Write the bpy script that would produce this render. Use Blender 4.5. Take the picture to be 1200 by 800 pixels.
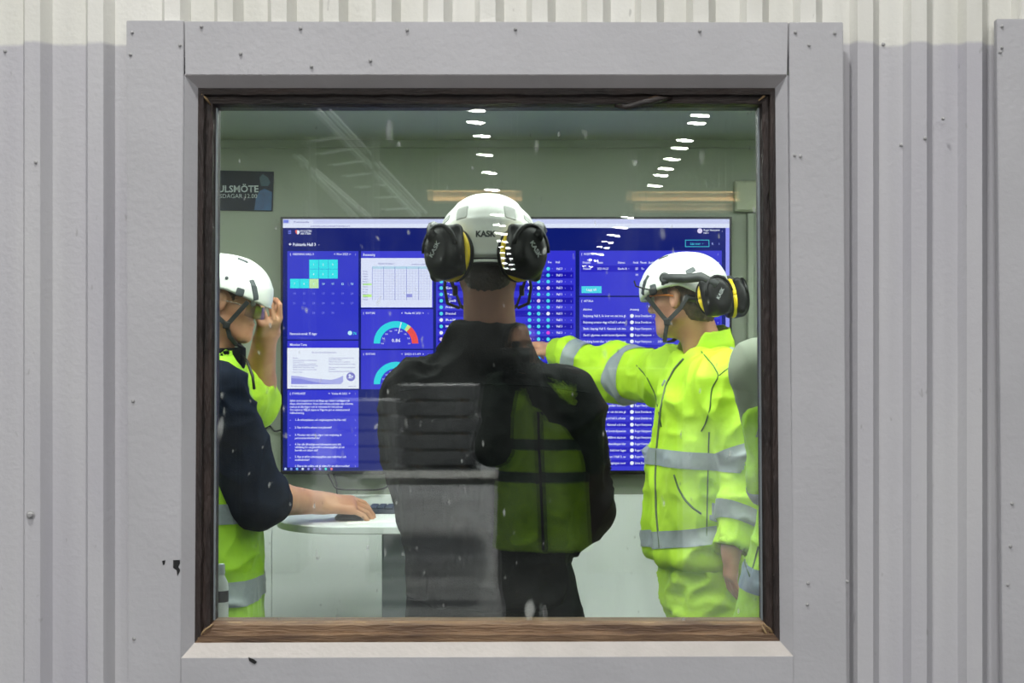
import bpy, bmesh, math, random
import numpy as np
from mathutils import Vector

random.seed(7)
rng = np.random.default_rng(7)
scene = bpy.context.scene
C = scene.collection
for o in list(bpy.data.objects):
    bpy.data.objects.remove(o)

# ------------------------------------------------------------------ camera, world, light, exposure
F, CX, CY, EYE = 1667.0, 606.0, 418.0, 1.52          # focal length in pixels, principal point, lens height
cam_d = bpy.data.cameras.new('camera'); cam = bpy.data.objects.new('camera', cam_d); C.objects.link(cam)
cam.location = (0, 0, EYE); cam.rotation_euler = (math.pi / 2, 0, 0)
cam_d.sensor_width = 36; cam_d.lens = 36 * F / 1200
cam_d.shift_x = (600 - CX) / 1200; cam_d.shift_y = (CY - 400) / 1200
cam_d.clip_start = 0.05; cam_d.clip_end = 400
cam_d.dof.use_dof = True; cam_d.dof.focus_distance = 4.4; cam_d.dof.aperture_fstop = 10
scene.camera = cam
world = bpy.data.worlds.new('world'); scene.world = world; world.use_nodes = True
world.node_tree.nodes['Background'].inputs[0].default_value = (0.8, 0.9, 1, 1)
world.node_tree.nodes['Background'].inputs[1].default_value = 0.05
scene.view_settings.view_transform = 'Standard'; scene.view_settings.look = 'None'
scene.view_settings.gamma = 1; scene.view_settings.use_curve_mapping = False
scene.view_settings.exposure = 0.0
scene.cycles.use_denoising = True
scene.cycles.transparent_max_bounces = 24
scene.cycles.max_bounces = 8; scene.cycles.diffuse_bounces = 4
scene.cycles.caustics_reflective = False; scene.cycles.caustics_refractive = False
scene.cycles.sample_clamp_indirect = 6.0
HALL_LAMP = 110.0        # radiance of the hall's LED lamps
ROOM_LAMP = 13.5          # radiance of the room's ceiling panels
NEAR_LAMP = 352.0        # watts of each hall lamp near the window

def area_light(name, loc, size, power, parent, col=(1, 1, 1), rot=(0, 0, 0), sy=None):
    l = bpy.data.lights.new(name, 'AREA'); l.energy = power; l.size = size; l.color = col
    if sy: l.shape = 'RECTANGLE'; l.size_y = sy
    else: l.shape = 'DISK'
    o = bpy.data.objects.new(name, l); C.objects.link(o); o.parent = parent; o.location = loc; o.rotation_euler = rot
    return o

# ------------------------------------------------------------------ helpers
def W(px, py, Y):
    """world point that stands at depth Y and is seen at pixel (px, py)"""
    return np.array([(px - CX) / F * Y, Y, EYE - (py - CY) / F * Y])

def lin(c):
    c = np.array(c, float) / 255.0
    return tuple(np.where(c <= 0.04045, c / 12.92, ((c + 0.055) / 1.055) ** 2.4))

MATS = {}
def mat(name, rgb, rough=0.6, var=0.06, scale=8.0, bump=0.0, bscale=60.0, metal=0.0, spec=0.5, stretch=(1, 1, 1), rgb2=None, contrast=None, trans=0.0):
    if name in MATS: return MATS[name]
    m = bpy.data.materials.new(name); m.use_nodes = True; MATS[name] = m
    nt = m.node_tree; b = nt.nodes['Principled BSDF']
    b.inputs['Roughness'].default_value = rough; b.inputs['Metallic'].default_value = metal
    b.inputs['Specular IOR Level'].default_value = spec
    c1 = np.array(lin(rgb)); c2 = np.array(lin(rgb2)) if rgb2 else np.clip(c1 * (1 - var * 3), 0, 1)
    tc = nt.nodes.new('ShaderNodeTexCoord'); mp = nt.nodes.new('ShaderNodeMapping')
    mp.inputs['Scale'].default_value = stretch
    nt.links.new(tc.outputs['Object'], mp.inputs[0])
    n = nt.nodes.new('ShaderNodeTexNoise'); n.inputs['Scale'].default_value = scale; n.inputs['Detail'].default_value = 4
    nt.links.new(mp.outputs[0], n.inputs['Vector'])
    r = nt.nodes.new('ShaderNodeValToRGB')
    lo, hi = contrast or (0.3, 0.7)
    r.color_ramp.elements[0].position = lo; r.color_ramp.elements[1].position = hi
    r.color_ramp.elements[0].color = (*c2, 1); r.color_ramp.elements[1].color = (*c1, 1)
    nt.links.new(n.outputs['Fac'], r.inputs[0]); nt.links.new(r.outputs[0], b.inputs['Base Color'])
    if bump:
        n2 = nt.nodes.new('ShaderNodeTexNoise'); n2.inputs['Scale'].default_value = bscale; n2.inputs['Detail'].default_value = 3
        nt.links.new(mp.outputs[0], n2.inputs['Vector'])
        bp = nt.nodes.new('ShaderNodeBump'); bp.inputs['Strength'].default_value = bump; bp.inputs['Distance'].default_value = 0.01
        nt.links.new(n2.outputs['Fac'], bp.inputs['Height']); nt.links.new(bp.outputs[0], b.inputs['Normal'])
    return m

def emis(name, rgb, strength=1.0, linear=False):
    if name in MATS: return MATS[name]
    m = bpy.data.materials.new(name); m.use_nodes = True; MATS[name] = m
    nt = m.node_tree; nt.nodes.clear()
    e = nt.nodes.new('ShaderNodeEmission'); o = nt.nodes.new('ShaderNodeOutputMaterial')
    e.inputs[0].default_value = (*(rgb if linear else lin(rgb)), 1); e.inputs[1].default_value = strength
    nt.links.new(e.outputs[0], o.inputs[0]); return m

def tag(o, label=None, cat=None, group=None, kind=None):
    if label: o['label'] = label
    if cat: o['category'] = cat
    if group: o['group'] = group
    if kind: o['kind'] = kind
    return o

def empty(name, loc=(0, 0, 0), label=None, cat=None, group=None, kind=None):
    o = bpy.data.objects.new(name, None); C.objects.link(o); o.location = tuple(loc); o.empty_display_size = 0.1
    return tag(o, label, cat, group, kind)

def link(name, me, m, parent=None, smooth=False):
    if m is not None and not me.materials: me.materials.append(m)
    o = bpy.data.objects.new(name, me); C.objects.link(o)
    if parent is not None: o.parent = parent
    if smooth: me.shade_smooth()
    return o

def wloc(p):
    v = Vector((0, 0, 0))
    while p is not None: v += p.location; p = p.parent
    return v

class B:
    """collects shapes in world coordinates; build() makes ONE mesh object relative to its parent"""
    def __init__(s): s.bm = bmesh.new()
    def box(s, x0, x1, y0, y1, z0, z1, bev=0.0, seg=2):
        vs = [s.bm.verts.new(p) for p in ((x0,y0,z0),(x1,y0,z0),(x1,y1,z0),(x0,y1,z0),(x0,y0,z1),(x1,y0,z1),(x1,y1,z1),(x0,y1,z1))]
        fs = [s.bm.faces.new([vs[i] for i in q]) for q in ((3,2,1,0),(4,5,6,7),(0,1,5,4),(1,2,6,5),(2,3,7,6),(3,0,4,7))]
        if bev:
            es = list({e for f in fs for e in f.edges})
            bmesh.ops.bevel(s.bm, geom=es, offset=bev, segments=seg, affect='EDGES', profile=0.5)
        return s
    def prism(s, pts, axis, a0, a1, bev=0.0):
        """polygon pts (u, v) extruded along an axis ('x': u=y v=z; 'y': u=x v=z; 'z': u=x v=y)"""
        def mk(u, v, a): return {'x': (a, u, v), 'y': (u, a, v), 'z': (u, v, a)}[axis]
        v0 = [s.bm.verts.new(mk(u, v, a0)) for u, v in pts]; v1 = [s.bm.verts.new(mk(u, v, a1)) for u, v in pts]
        n = len(pts); fs = [s.bm.faces.new(v0[::-1]), s.bm.faces.new(v1)]
        for i in range(n): fs.append(s.bm.faces.new((v0[i], v0[(i+1)%n], v1[(i+1)%n], v1[i])))
        bmesh.ops.recalc_face_normals(s.bm, faces=fs)
        if bev:
            es = list(fs[0].edges) + list(fs[1].edges)
            bmesh.ops.bevel(s.bm, geom=es, offset=bev, segments=2, affect='EDGES', profile=0.5)
        return s
    def hexa(s, p):
        vs = [s.bm.verts.new(tuple(q)) for q in p]
        fs = [s.bm.faces.new([vs[i] for i in q]) for q in ((3,2,1,0),(4,5,6,7),(0,1,5,4),(1,2,6,5),(2,3,7,6),(3,0,4,7))]
        bmesh.ops.recalc_face_normals(s.bm, faces=fs); return s
    def tube(s, pts, r, n=8, cap=True):
        pts = [Vector(tuple(p)) for p in pts]; rings = []
        rs = r if hasattr(r, '__len__') else [r] * len(pts)
        up = None
        for i, p in enumerate(pts):
            t = (pts[min(i+1, len(pts)-1)] - pts[max(i-1, 0)]).normalized()
            if up is None: up = Vector((0, 0, 1)) if abs(t.z) < 0.9 else Vector((1, 0, 0))
            a = t.cross(up).normalized(); b = a.cross(t).normalized(); up = b
            rings.append([s.bm.verts.new(p + (a * math.cos(2*math.pi*k/n) + b * math.sin(2*math.pi*k/n)) * rs[i]) for k in range(n)])
        for i in range(len(rings) - 1):
            for k in range(n): s.bm.faces.new((rings[i][k], rings[i][(k+1)%n], rings[i+1][(k+1)%n], rings[i+1][k]))
        if cap: s.bm.faces.new(rings[0][::-1]); s.bm.faces.new(rings[-1])
        return s
    def ribbon(s, pts, w, t, nrm):
        """flat strap of width w and thickness t along pts; nrm = outward direction per point"""
        pts = [Vector(tuple(p)) for p in pts]; rings = []
        for i, p in enumerate(pts):
            d = (pts[min(i+1, len(pts)-1)] - pts[max(i-1, 0)]).normalized()
            n = Vector(tuple(nrm[i] if isinstance(nrm, list) else nrm)); a = d.cross(n).normalized(); n = a.cross(d).normalized()
            rings.append([s.bm.verts.new(p + a*sa*w/2 + n*sn*t/2) for sa, sn in ((-1,-1),(1,-1),(1,1),(-1,1))])
        for i in range(len(rings) - 1):
            for k in range(4): s.bm.faces.new((rings[i][k], rings[i][(k+1)%4], rings[i+1][(k+1)%4], rings[i+1][k]))
        s.bm.faces.new(rings[0][::-1]); s.bm.faces.new(rings[-1])
        return s
    def lathe(s, prof, o=(0,0,0), n=24, R=None):
        rings = []
        o = Vector(tuple(o))
        for r, z in prof:
            ring = []
            for k in range(n):
                v = np.array([r*math.cos(2*math.pi*k/n), r*math.sin(2*math.pi*k/n), z])
                if R is not None: v = R @ v
                ring.append(s.bm.verts.new(o + Vector(tuple(v))))
            rings.append(ring)
        for i in range(len(rings) - 1):
            for k in range(n): s.bm.faces.new((rings[i][k], rings[i][(k+1)%n], rings[i+1][(k+1)%n], rings[i+1][k]))
        s.bm.faces.new(rings[0][::-1]); s.bm.faces.new(rings[-1])
        return s
    def build(s, name, m, parent=None, smooth=False, auto=None):
        bmesh.ops.recalc_face_normals(s.bm, faces=s.bm.faces[:])
        off = wloc(parent) if parent is not None else None
        if off is not None: bmesh.ops.translate(s.bm, vec=-off, verts=s.bm.verts[:])
        me = bpy.data.meshes.new(name); s.bm.to_mesh(me); s.bm.free()
        o = link(name, me, m, parent, smooth)
        if auto is not None:
            me.shade_smooth(); me.set_sharp_from_angle(angle=math.radians(auto))
        return o

def struct(name, b, m, parent=None, **k):
    o = b.build(name, m, parent, **k)
    if parent is None: o['kind'] = 'structure'
    return o

# ------------------------------------------------------------------ distance-field modelling for bodies and clothes
def nrm(v): v = np.array(v, float); return v / np.linalg.norm(v)
def frame(fwd, up=(0, 0, 1)):
    f = nrm(fwd); u = np.array(up, float); u = nrm(u - f * np.dot(u, f)); return np.stack([np.cross(f, u), f, u], 1)  # columns right, forward, up

class Vox:
    def __init__(s, lo, hi, h):
        s.lo = np.array(lo, float); s.h = h
        s.n = np.maximum(4, np.ceil((np.array(hi, float) - s.lo) / h).astype(int) + 1)
        s.ax = [(s.lo[i] + h * np.arange(s.n[i])).astype(np.float32) for i in range(3)]
        s.d = np.full(tuple(s.n), 9.0, np.float32)
    def reg(s, lo, hi, m):
        a = np.clip(np.floor((np.array(lo) - m - s.lo) / s.h).astype(int), 0, s.n); b = np.clip(np.ceil((np.array(hi) + m - s.lo) / s.h).astype(int) + 1, 0, s.n)
        sl = tuple(slice(a[i], b[i]) for i in range(3))
        if any(b[i] <= a[i] for i in range(3)): return None, None
        g = [s.ax[0][sl[0]][:, None, None], s.ax[1][sl[1]][None, :, None], s.ax[2][sl[2]][None, None, :]]
        return sl, g
    def put(s, sl, d, k, op):
        a = s.d[sl]
        if op == 's': d = -d
        if op == 'u':
            if k > 0:
                hh = np.maximum(k - np.abs(a - d), 0) / k; s.d[sl] = np.minimum(a, d) - hh * hh * k * 0.25
            else: s.d[sl] = np.minimum(a, d)
        else:
            if k > 0:
                hh = np.maximum(k - np.abs(a - d), 0) / k; s.d[sl] = np.maximum(a, d) + hh * hh * k * 0.25
            else: s.d[sl] = np.maximum(a, d)
    def cone(s, a, b, ra, rb, k=0.02, op='u'):
        a = np.array(a, float); b = np.array(b, float); r = max(ra, rb)
        sl, g = s.reg(np.minimum(a, b) - r, np.maximum(a, b) + r, k + 3 * s.h)
        if sl is None: return s
        ab = b - a; L = max(np.dot(ab, ab), 1e-9)
        p = [g[i] - np.float32(a[i]) for i in range(3)]
        t = np.clip((p[0]*ab[0] + p[1]*ab[1] + p[2]*ab[2]) / L, 0, 1).astype(np.float32)
        d = np.sqrt((p[0]-t*ab[0])**2 + (p[1]-t*ab[1])**2 + (p[2]-t*ab[2])**2) - (ra + (rb - ra) * t)
        s.put(sl, d.astype(np.float32), k, op); return s
    def chain(s, pts, k=0.02):
        for (a, ra), (b, rb) in zip(pts[:-1], pts[1:]): s.cone(a, b, ra, rb, k)
        return s
    def loc(s, g, o, R):
        p = [g[i] - np.float32(o[i]) for i in range(3)]
        return [p[0]*R[0, j] + p[1]*R[1, j] + p[2]*R[2, j] for j in range(3)]
    def ell(s, o, rad, R=None, k=0.02, op='u'):
        R = np.eye(3) if R is None else R; rad = np.array(rad, float); o = np.array(o, float)
        e = np.abs(R) @ rad
        sl, g = s.reg(o - e, o + e, k + 3 * s.h)
        if sl is None: return s
        u, v, w = s.loc(g, o, R)
        k0 = np.sqrt((u/rad[0])**2 + (v/rad[1])**2 + (w/rad[2])**2); k1 = np.sqrt((u/rad[0]**2)**2 + (v/rad[1]**2)**2 + (w/rad[2]**2)**2) + 1e-6
        s.put(sl, (k0 * (k0 - 1) / k1).astype(np.float32), k, op); return s
    def box(s, o, half, R=None, r=0.005, k=0.02, op='u'):
        R = np.eye(3) if R is None else R; half = np.array(half, float); o = np.array(o, float)
        e = np.abs(R) @ half
        if op == 'i': sl = (slice(None),)*3; g = [s.ax[0][:, None, None], s.ax[1][None, :, None], s.ax[2][None, None, :]]
        else: sl, g = s.reg(o - e, o + e, k + 3 * s.h)
        if sl is None: return s
        q = [np.abs(c) - (half[i] - r) for i, c in enumerate(s.loc(g, o, R))]
        d = np.sqrt(np.maximum(q[0], 0)**2 + np.maximum(q[1], 0)**2 + np.maximum(q[2], 0)**2) + np.minimum(np.maximum(q[0], np.maximum(q[1], q[2])), 0) - r
        s.put(sl, d.astype(np.float32), k, op); return s
    def half(s, o, n, k=0.0):
        """keep the side of the plane that n points away from"""
        n = nrm(n); g = [s.ax[0][:, None, None], s.ax[1][None, :, None], s.ax[2][None, None, :]]
        d = (g[0]-o[0])*n[0] + (g[1]-o[1])*n[1] + (g[2]-o[2])*n[2]
        s.put((slice(None),)*3, d.astype(np.float32), k, 'i'); return s
    def loft(s, o, R, keys, k=0.03, op='u', grow=0.0):
        """stack of superellipses: keys (t, cx, cy, a, b) along the local up axis"""
        K = np.array(keys, float); o = np.array(o, float)
        K[:, 3:5] += grow
        a = K[:, 3].max() + np.abs(K[:, 1]).max(); b = K[:, 4].max() + np.abs(K[:, 2]).max()
        cs = np.array([o + R @ np.array([sx*a, sy*b, t]) for sx in (-1, 1) for sy in (-1, 1) for t in (K[0, 0], K[-1, 0])])
        sl, g = s.reg(cs.min(0), cs.max(0), k + 3 * s.h)
        if sl is None: return s
        u, v, t = s.loc(g, o, R)
        f = [np.interp(t, K[:, 0], K[:, i]).astype(np.float32) for i in range(1, 5)]
        e = 2.4
        r = (np.abs((u - f[0]) / f[2]) ** e + np.abs((v - f[1]) / f[3]) ** e) ** (1 / e)
        d = (r - 1) * np.minimum(f[2], f[3])
        d = np.maximum(d, np.maximum(K[0, 0] - t, t - K[-1, 0]))
        s.put(sl, d.astype(np.float32), k, op); return s
    def shell(s, t):
        s.d = np.maximum(s.d, -(s.d + t)); return s
    def mesh(s, smooth=2):
        d = s.d; d = np.pad(d, 1, constant_values=1.0); lo = s.lo - s.h
        ins = d < 0
        c = ins[:-1, :-1, :-1].astype(np.int8)
        cnt = np.zeros(c.shape, np.int8)
        for i in (0, 1):
            for j in (0, 1):
                for k in (0, 1): cnt += ins[i:d.shape[0]-1+i, j:d.shape[1]-1+j, k:d.shape[2]-1+k]
        act = (cnt > 0) & (cnt < 8)
        I = np.argwhere(act); idx = np.full(act.shape, -1, np.int64); idx[act] = np.arange(len(I))
        P = np.zeros((len(I), 3)); N = np.zeros(len(I))
        corners = [(0,0,0),(1,0,0),(0,1,0),(1,1,0),(0,0,1),(1,0,1),(0,1,1),(1,1,1)]
        val = {c_: d[I[:,0]+c_[0], I[:,1]+c_[1], I[:,2]+c_[2]] for c_ in corners}
        for ca in corners:
            for ax in range(3):
                if ca[ax]: continue
                cb = list(ca); cb[ax] = 1; cb = tuple(cb)
                a, b = val[ca], val[cb]; mk = (a < 0) != (b < 0)
                t = np.where(mk, a / np.where(mk, a - b, 1), 0)
                pos = np.tile(np.array(ca, float), (len(I), 1)); pos[:, ax] += t
                P[mk] += pos[mk]; N[mk] += 1
        V = lo + s.h * (I + P / np.maximum(N, 1)[:, None])
        faces = []
        for ax in range(3):
            o1, o2 = (ax + 1) % 3, (ax + 2) % 3
            sa = [slice(1, -1)] * 3; sa[ax] = slice(0, -1); sb = [slice(1, -1)] * 3; sb[ax] = slice(1, None)
            A = ins[tuple(sa)]; Bq = ins[tuple(sb)]
            E = np.argwhere(A != Bq); flip = ~A[tuple(E.T)]
            off = np.ones(3, int); off[ax] = 0; E = E + off
            def cell(d1, d2):
                q = E.copy(); q[:, o1] += d1; q[:, o2] += d2; return idx[q[:, 0], q[:, 1], q[:, 2]]
            Q = np.stack([cell(-1, -1), cell(0, -1), cell(0, 0), cell(-1, 0)], 1)
            Q[flip] = Q[flip][:, ::-1]; faces.append(Q)
        Fc = np.concatenate(faces)
        for _ in range(smooth):
            S = np.zeros_like(V); n = np.zeros(len(V))
            for a, b in ((0, 1), (1, 2), (2, 3), (3, 0)):
                for i in range(3): S[:, i] += np.bincount(Fc[:, a], V[Fc[:, b], i], len(V)) + np.bincount(Fc[:, b], V[Fc[:, a], i], len(V))
                n += np.bincount(Fc[:, a], minlength=len(V)) + np.bincount(Fc[:, b], minlength=len(V))
            V = V * 0.4 + 0.6 * S / np.maximum(n, 1)[:, None]
        return V, Fc

def vnoise(p):
    i = np.floor(p); f = p - i; f = f * f * (3 - 2 * f); i = i.astype(np.int64); out = 0
    for dx in (0, 1):
        for dy in (0, 1):
            for dz in (0, 1):
                h = (i[:, 0]+dx) * 374761393 + (i[:, 1]+dy) * 668265263 + (i[:, 2]+dz) * 1274126177
                h = (h ^ (h >> 13)) * 1274126177; h = (h ^ (h >> 16)) & 0xffff
                out = out + (h / 65535.0) * np.where(dx, f[:, 0], 1-f[:, 0]) * np.where(dy, f[:, 1], 1-f[:, 1]) * np.where(dz, f[:, 2], 1-f[:, 2])
    return out

def vnormals(V, Fc):
    n = np.cross(V[Fc[:, 2]] - V[Fc[:, 0]], V[Fc[:, 3]] - V[Fc[:, 1]]); N = np.zeros_like(V)
    for a in range(4):
        for i in range(3): N[:, i] += np.bincount(Fc[:, a], n[:, i], len(V))
    return N / (np.linalg.norm(N, axis=1)[:, None] + 1e-9)

def folds(V, Fc, amp, seed=0.0, stretch=(1.0, 1.0, 1.0)):
    N = vnormals(V, Fc); s = np.array(stretch); q = V * s + seed
    w = vnoise(q * 7) * 0.5
    r = 1 - np.abs(2 * vnoise(q * 9 + np.stack([w, w, w], 1) * 2.0) - 1)
    r2 = 1 - np.abs(2 * vnoise(q * 21 + 5.3) - 1)
    return V + N * (amp * (r ** 2 * 1.3 + r2 ** 2 * 0.35 - 0.55))[:, None]

def qmesh(name, V, Fc, m, parent, smooth=True):
    off = np.array(wloc(parent)); V = V - off
    me = bpy.data.meshes.new(name)
    me.vertices.add(len(V)); me.vertices.foreach_set('co', V.astype(np.float32).ravel())
    me.loops.add(len(Fc) * 4); me.loops.foreach_set('vertex_index', Fc.astype(np.int32).ravel())
    me.polygons.add(len(Fc)); me.polygons.foreach_set('loop_start', np.arange(0, len(Fc) * 4, 4, dtype=np.int32))
    me.update(calc_edges=True); me.validate()
    return link(name, me, m, parent, smooth)

def solid(name, vox, m, parent, fold=0.0, seed=0.0, smooth=2, stretch=(1, 1, 1)):
    V, Fc = vox.mesh(smooth)
    if fold: V = folds(V, Fc, fold, seed, stretch)
    return qmesh(name, V, Fc, m, parent)

# ------------------------------------------------------------------ the outside wall: ribbed sheet cladding, painted grey below and white above
YW = 3.10                                   # front of the boards round the window
def cladding_material():
    m = bpy.data.materials.new('painted_sheet'); m.use_nodes = True; nt = m.node_tree; b = nt.nodes['Principled BSDF']
    b.inputs['Roughness'].default_value = 0.45
    tc = nt.nodes.new('ShaderNodeTexCoord'); sp = nt.nodes.new('ShaderNodeSeparateXYZ'); nt.links.new(tc.outputs['Object'], sp.inputs[0])
    n = nt.nodes.new('ShaderNodeTexNoise'); n.inputs['Scale'].default_value = 9; n.inputs['Detail'].default_value = 3; nt.links.new(tc.outputs['Object'], n.inputs['Vector'])
    ma = nt.nodes.new('ShaderNodeMath'); ma.operation = 'MULTIPLY_ADD'; nt.links.new(n.outputs['Fac'], ma.inputs[0]); ma.inputs[1].default_value = 0.02; nt.links.new(sp.outputs['Z'], ma.inputs[2])
    st = nt.nodes.new('ShaderNodeMapRange'); nt.links.new(ma.outputs[0], st.inputs[0]); st.inputs[1].default_value = 2.216; st.inputs[2].default_value = 2.224
    g = nt.nodes.new('ShaderNodeTexNoise'); g.inputs['Scale'].default_value = 2.2; g.inputs['Detail'].default_value = 6
    mp = nt.nodes.new('ShaderNodeMapping'); mp.inputs['Scale'].default_value = (3, 3, 0.6); nt.links.new(tc.outputs['Object'], mp.inputs[0]); nt.links.new(mp.outputs[0], g.inputs['Vector'])
    r = nt.nodes.new('ShaderNodeValToRGB'); r.color_ramp.elements[0].position = 0.3; r.color_ramp.elements[1].position = 0.7
    r.color_ramp.elements[0].color = (*lin((176, 175, 182)), 1); r.color_ramp.elements[1].color = (*lin((186, 186, 189)), 1); nt.links.new(g.outputs['Fac'], r.inputs[0])
    r2 = nt.nodes.new('ShaderNodeValToRGB'); r2.color_ramp.elements[0].position = 0.3; r2.color_ramp.elements[1].position = 0.65
    r2.color_ramp.elements[0].color = (*lin((206, 206, 198)), 1); r2.color_ramp.elements[1].color = (*lin((219, 219, 213)), 1); nt.links.new(g.outputs['Fac'], r2.inputs[0])
    mx = nt.nodes.new('ShaderNodeMix'); mx.data_type = 'RGBA'; nt.links.new(st.outputs[0], mx.inputs['Factor']); nt.links.new(r.outputs[0], mx.inputs['A']); nt.links.new(r2.outputs[0], mx.inputs['B'])
    # rub marks and small dark scuffs of its own shape
    v = nt.nodes.new('ShaderNodeTexNoise'); v.inputs['Scale'].default_value = 55; v.inputs['Detail'].default_value = 2
    mp2 = nt.nodes.new('ShaderNodeMapping'); mp2.inputs['Scale'].default_value = (1, 1, 0.45); nt.links.new(tc.outputs['Object'], mp2.inputs[0]); nt.links.new(mp2.outputs[0], v.inputs['Vector'])
    sr = nt.nodes.new('ShaderNodeMapRange'); sr.inputs[1].default_value = 0.72; sr.inputs[2].default_value = 0.78; sr.inputs[4].default_value = 0.35; nt.links.new(v.outputs['Fac'], sr.inputs[0])
    mx2 = nt.nodes.new('ShaderNodeMix'); mx2.data_type = 'RGBA'; nt.links.new(sr.outputs[0], mx2.inputs['Factor']); nt.links.new(mx.outputs['Result'], mx2.inputs['A']); mx2.inputs['B'].default_value = (*lin((120, 118, 116)), 1)
    nt.links.new(mx2.outputs['Result'], b.inputs['Base Color'])
    bp = nt.nodes.new('ShaderNodeBump'); bp.inputs['Strength'].default_value = 0.08; bp.inputs['Distance'].default_value = 0.01
    n3 = nt.nodes.new('ShaderNodeTexNoise'); n3.inputs['Scale'].default_value = 90; nt.links.new(tc.outputs['Object'], n3.inputs['Vector']); nt.links.new(n3.outputs['Fac'], bp.inputs['Height']); nt.links.new(bp.outputs[0], b.inputs['Normal'])
    return m
M_CLAD = cladding_material()
M_BOARD = mat('grey_painted_board', (178, 178, 182), 0.45, 0.03, 5, 0.10, 70)
M_SOFFIT = mat('grey_reveal_paint', (172, 168, 168), 0.5, 0.05, 6, 0.1, 70)
M_SILL = mat('pale_sill_paint', (184, 179, 174), 0.5, 0.05, 9, 0.1, 70)
M_WOOD = mat('dark_weathered_wood', (74, 56, 46), 0.55, 0.2, 5, 0.5, 35, stretch=(1, 1, 1), rgb2=(34, 25, 22))
M_WOODV = mat('dark_upright_wood', (52, 40, 36), 0.55, 0.2, 9, 0.6, 40, stretch=(6, 6, 0.8), rgb2=(24, 18, 17))
M_WOODH = mat('dark_level_wood', (46, 33, 27), 0.55, 0.2, 9, 0.6, 40, stretch=(0.8, 6, 6), rgb2=(18, 14, 13))
M_WOODB = mat('worn_brown_wood', (136, 108, 80), 0.6, 0.2, 8, 0.6, 40, stretch=(0.8, 7, 7), rgb2=(78, 56, 40))
M_METAL = mat('galvanised_steel', (150, 150, 148), 0.4, 0.05, 30, metal=0.8)
M_BLACK = mat('black_plastic', (22, 22, 24), 0.4, 0.05, 20)
M_CHIP = mat('bare_dark_chip', (26, 26, 28), 0.8, 0.05, 60)

wall_front = empty('wall_front', (0, 0, 0), kind='structure')
XR = lambda px: (px - CX) / F * 3.115
edges = [53, 127, 217, 279, 342, 403, 465, 526, 587, 648, 713, 776, 837, 900, 963, 1030, 1093, 1158]
rib = sorted([XR(e) for e in edges] + [XR(1158) + 0.118 * k for k in range(1, 80)] + [XR(53) - 0.118 * k for k in range(1, 78)])
Y_CREST, Y_VAL = 3.118, 3.143
def rib_profile(x0, x1):
    pts = []
    for r in rib:
        pts += [(r - 0.058, Y_VAL), (r - 0.046, Y_CREST), (r - 0.012, Y_CREST), (r + 0.007, Y_VAL)]
    pts = np.array(pts); xs = pts[:, 0]; ys = pts[:, 1]
    inner = [(x, y) for x, y in pts if x0 < x < x1]
    return [(x0, float(np.interp(x0, xs, ys)))] + inner + [(x1, float(np.interp(x1, xs, ys)))]
def sheet(x0, x1, z0, z1):
    p = rib_profile(x0, x1); b = B()
    poly = p + [(x, y + 0.004) for x, y in p[::-1]]
    v = [[b.bm.verts.new((x, y, z)) for x, y in poly] for z in (z0, z1)]
    n = len(p)
    for i in range(n - 1):
        j, k = 2*n-1-i, 2*n-2-i
        b.bm.faces.new((v[0][i], v[0][i+1], v[1][i+1], v[1][i])); b.bm.faces.new((v[0][k], v[0][j], v[1][j], v[1][k]))
        b.bm.faces.new((v[1][i], v[1][i+1], v[1][k], v[1][j])); b.bm.faces.new((v[0][j], v[0][k], v[0][i+1], v[0][i]))
    b.build('cladding_sheet', M_CLAD, wall_front)
oL, oR = W(216, 88, YW)[0], W(924, 88, YW)[0]
oT, oB = W(600, 80, YW)[2], W(600, 776, YW)[2]
HALL_TOP = 8.2
sheet(-9.0, oL - 0.03, 0, HALL_TOP); sheet(oR + 0.03, 10.0, 0, HALL_TOP)
sheet(oL - 0.03, oR + 0.03, oT, HALL_TOP); sheet(oL - 0.03, oR + 0.03, 0, oB)
# core of the wall behind the sheets, with the inside lining
ci = (W(205, 418, 3.15)[0], W(935, 418, 3.15)[0], W(600, 782, 3.15)[2], W(600, 76, 3.15)[2])
M_LINING = mat('pale_lining', (176, 182, 172), 0.6, 0.04, 4)
for x0, x1, z0, z1 in ((-9, ci[0], 0, HALL_TOP), (ci[1], 10, 0, HALL_TOP), (ci[0], ci[1], ci[3], HALL_TOP), (ci[0], ci[1], 0, ci[2])):
    B().box(x0, x1, 3.15, 3.36, z0, z1).build('wall_core', M_LINING, wall_front)
def screw(px, py, Y, r, parent, m):
    p = W(px, py, Y); t = np.array([0, -1, 0])
    R = frame((1, 0, 0), t)
    b = B().lathe([(r*1.5, 0), (r*1.5, r*0.25), (r, r*0.35), (r, r*0.9), (r*0.6, r*1.2)], p, 10, R)
    return b.build('screw', m, parent, auto=35)
M_SCREW = mat('painted_screw', (165, 165, 166), 0.4, 0.05, 30)
for px, py, Y in ((36, 603, 3.118), (1076, 524, 3.143), (1084, 162, 3.118), (1105, 139, 3.12), (42, 190, 3.118), (1056, 170, 3.143), (1035, 52, 3.143), (6, 60, 3.143)):
    screw(px, py, Y, 0.0065 if py > 500 else 0.003, wall_front, M_SCREW)

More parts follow.
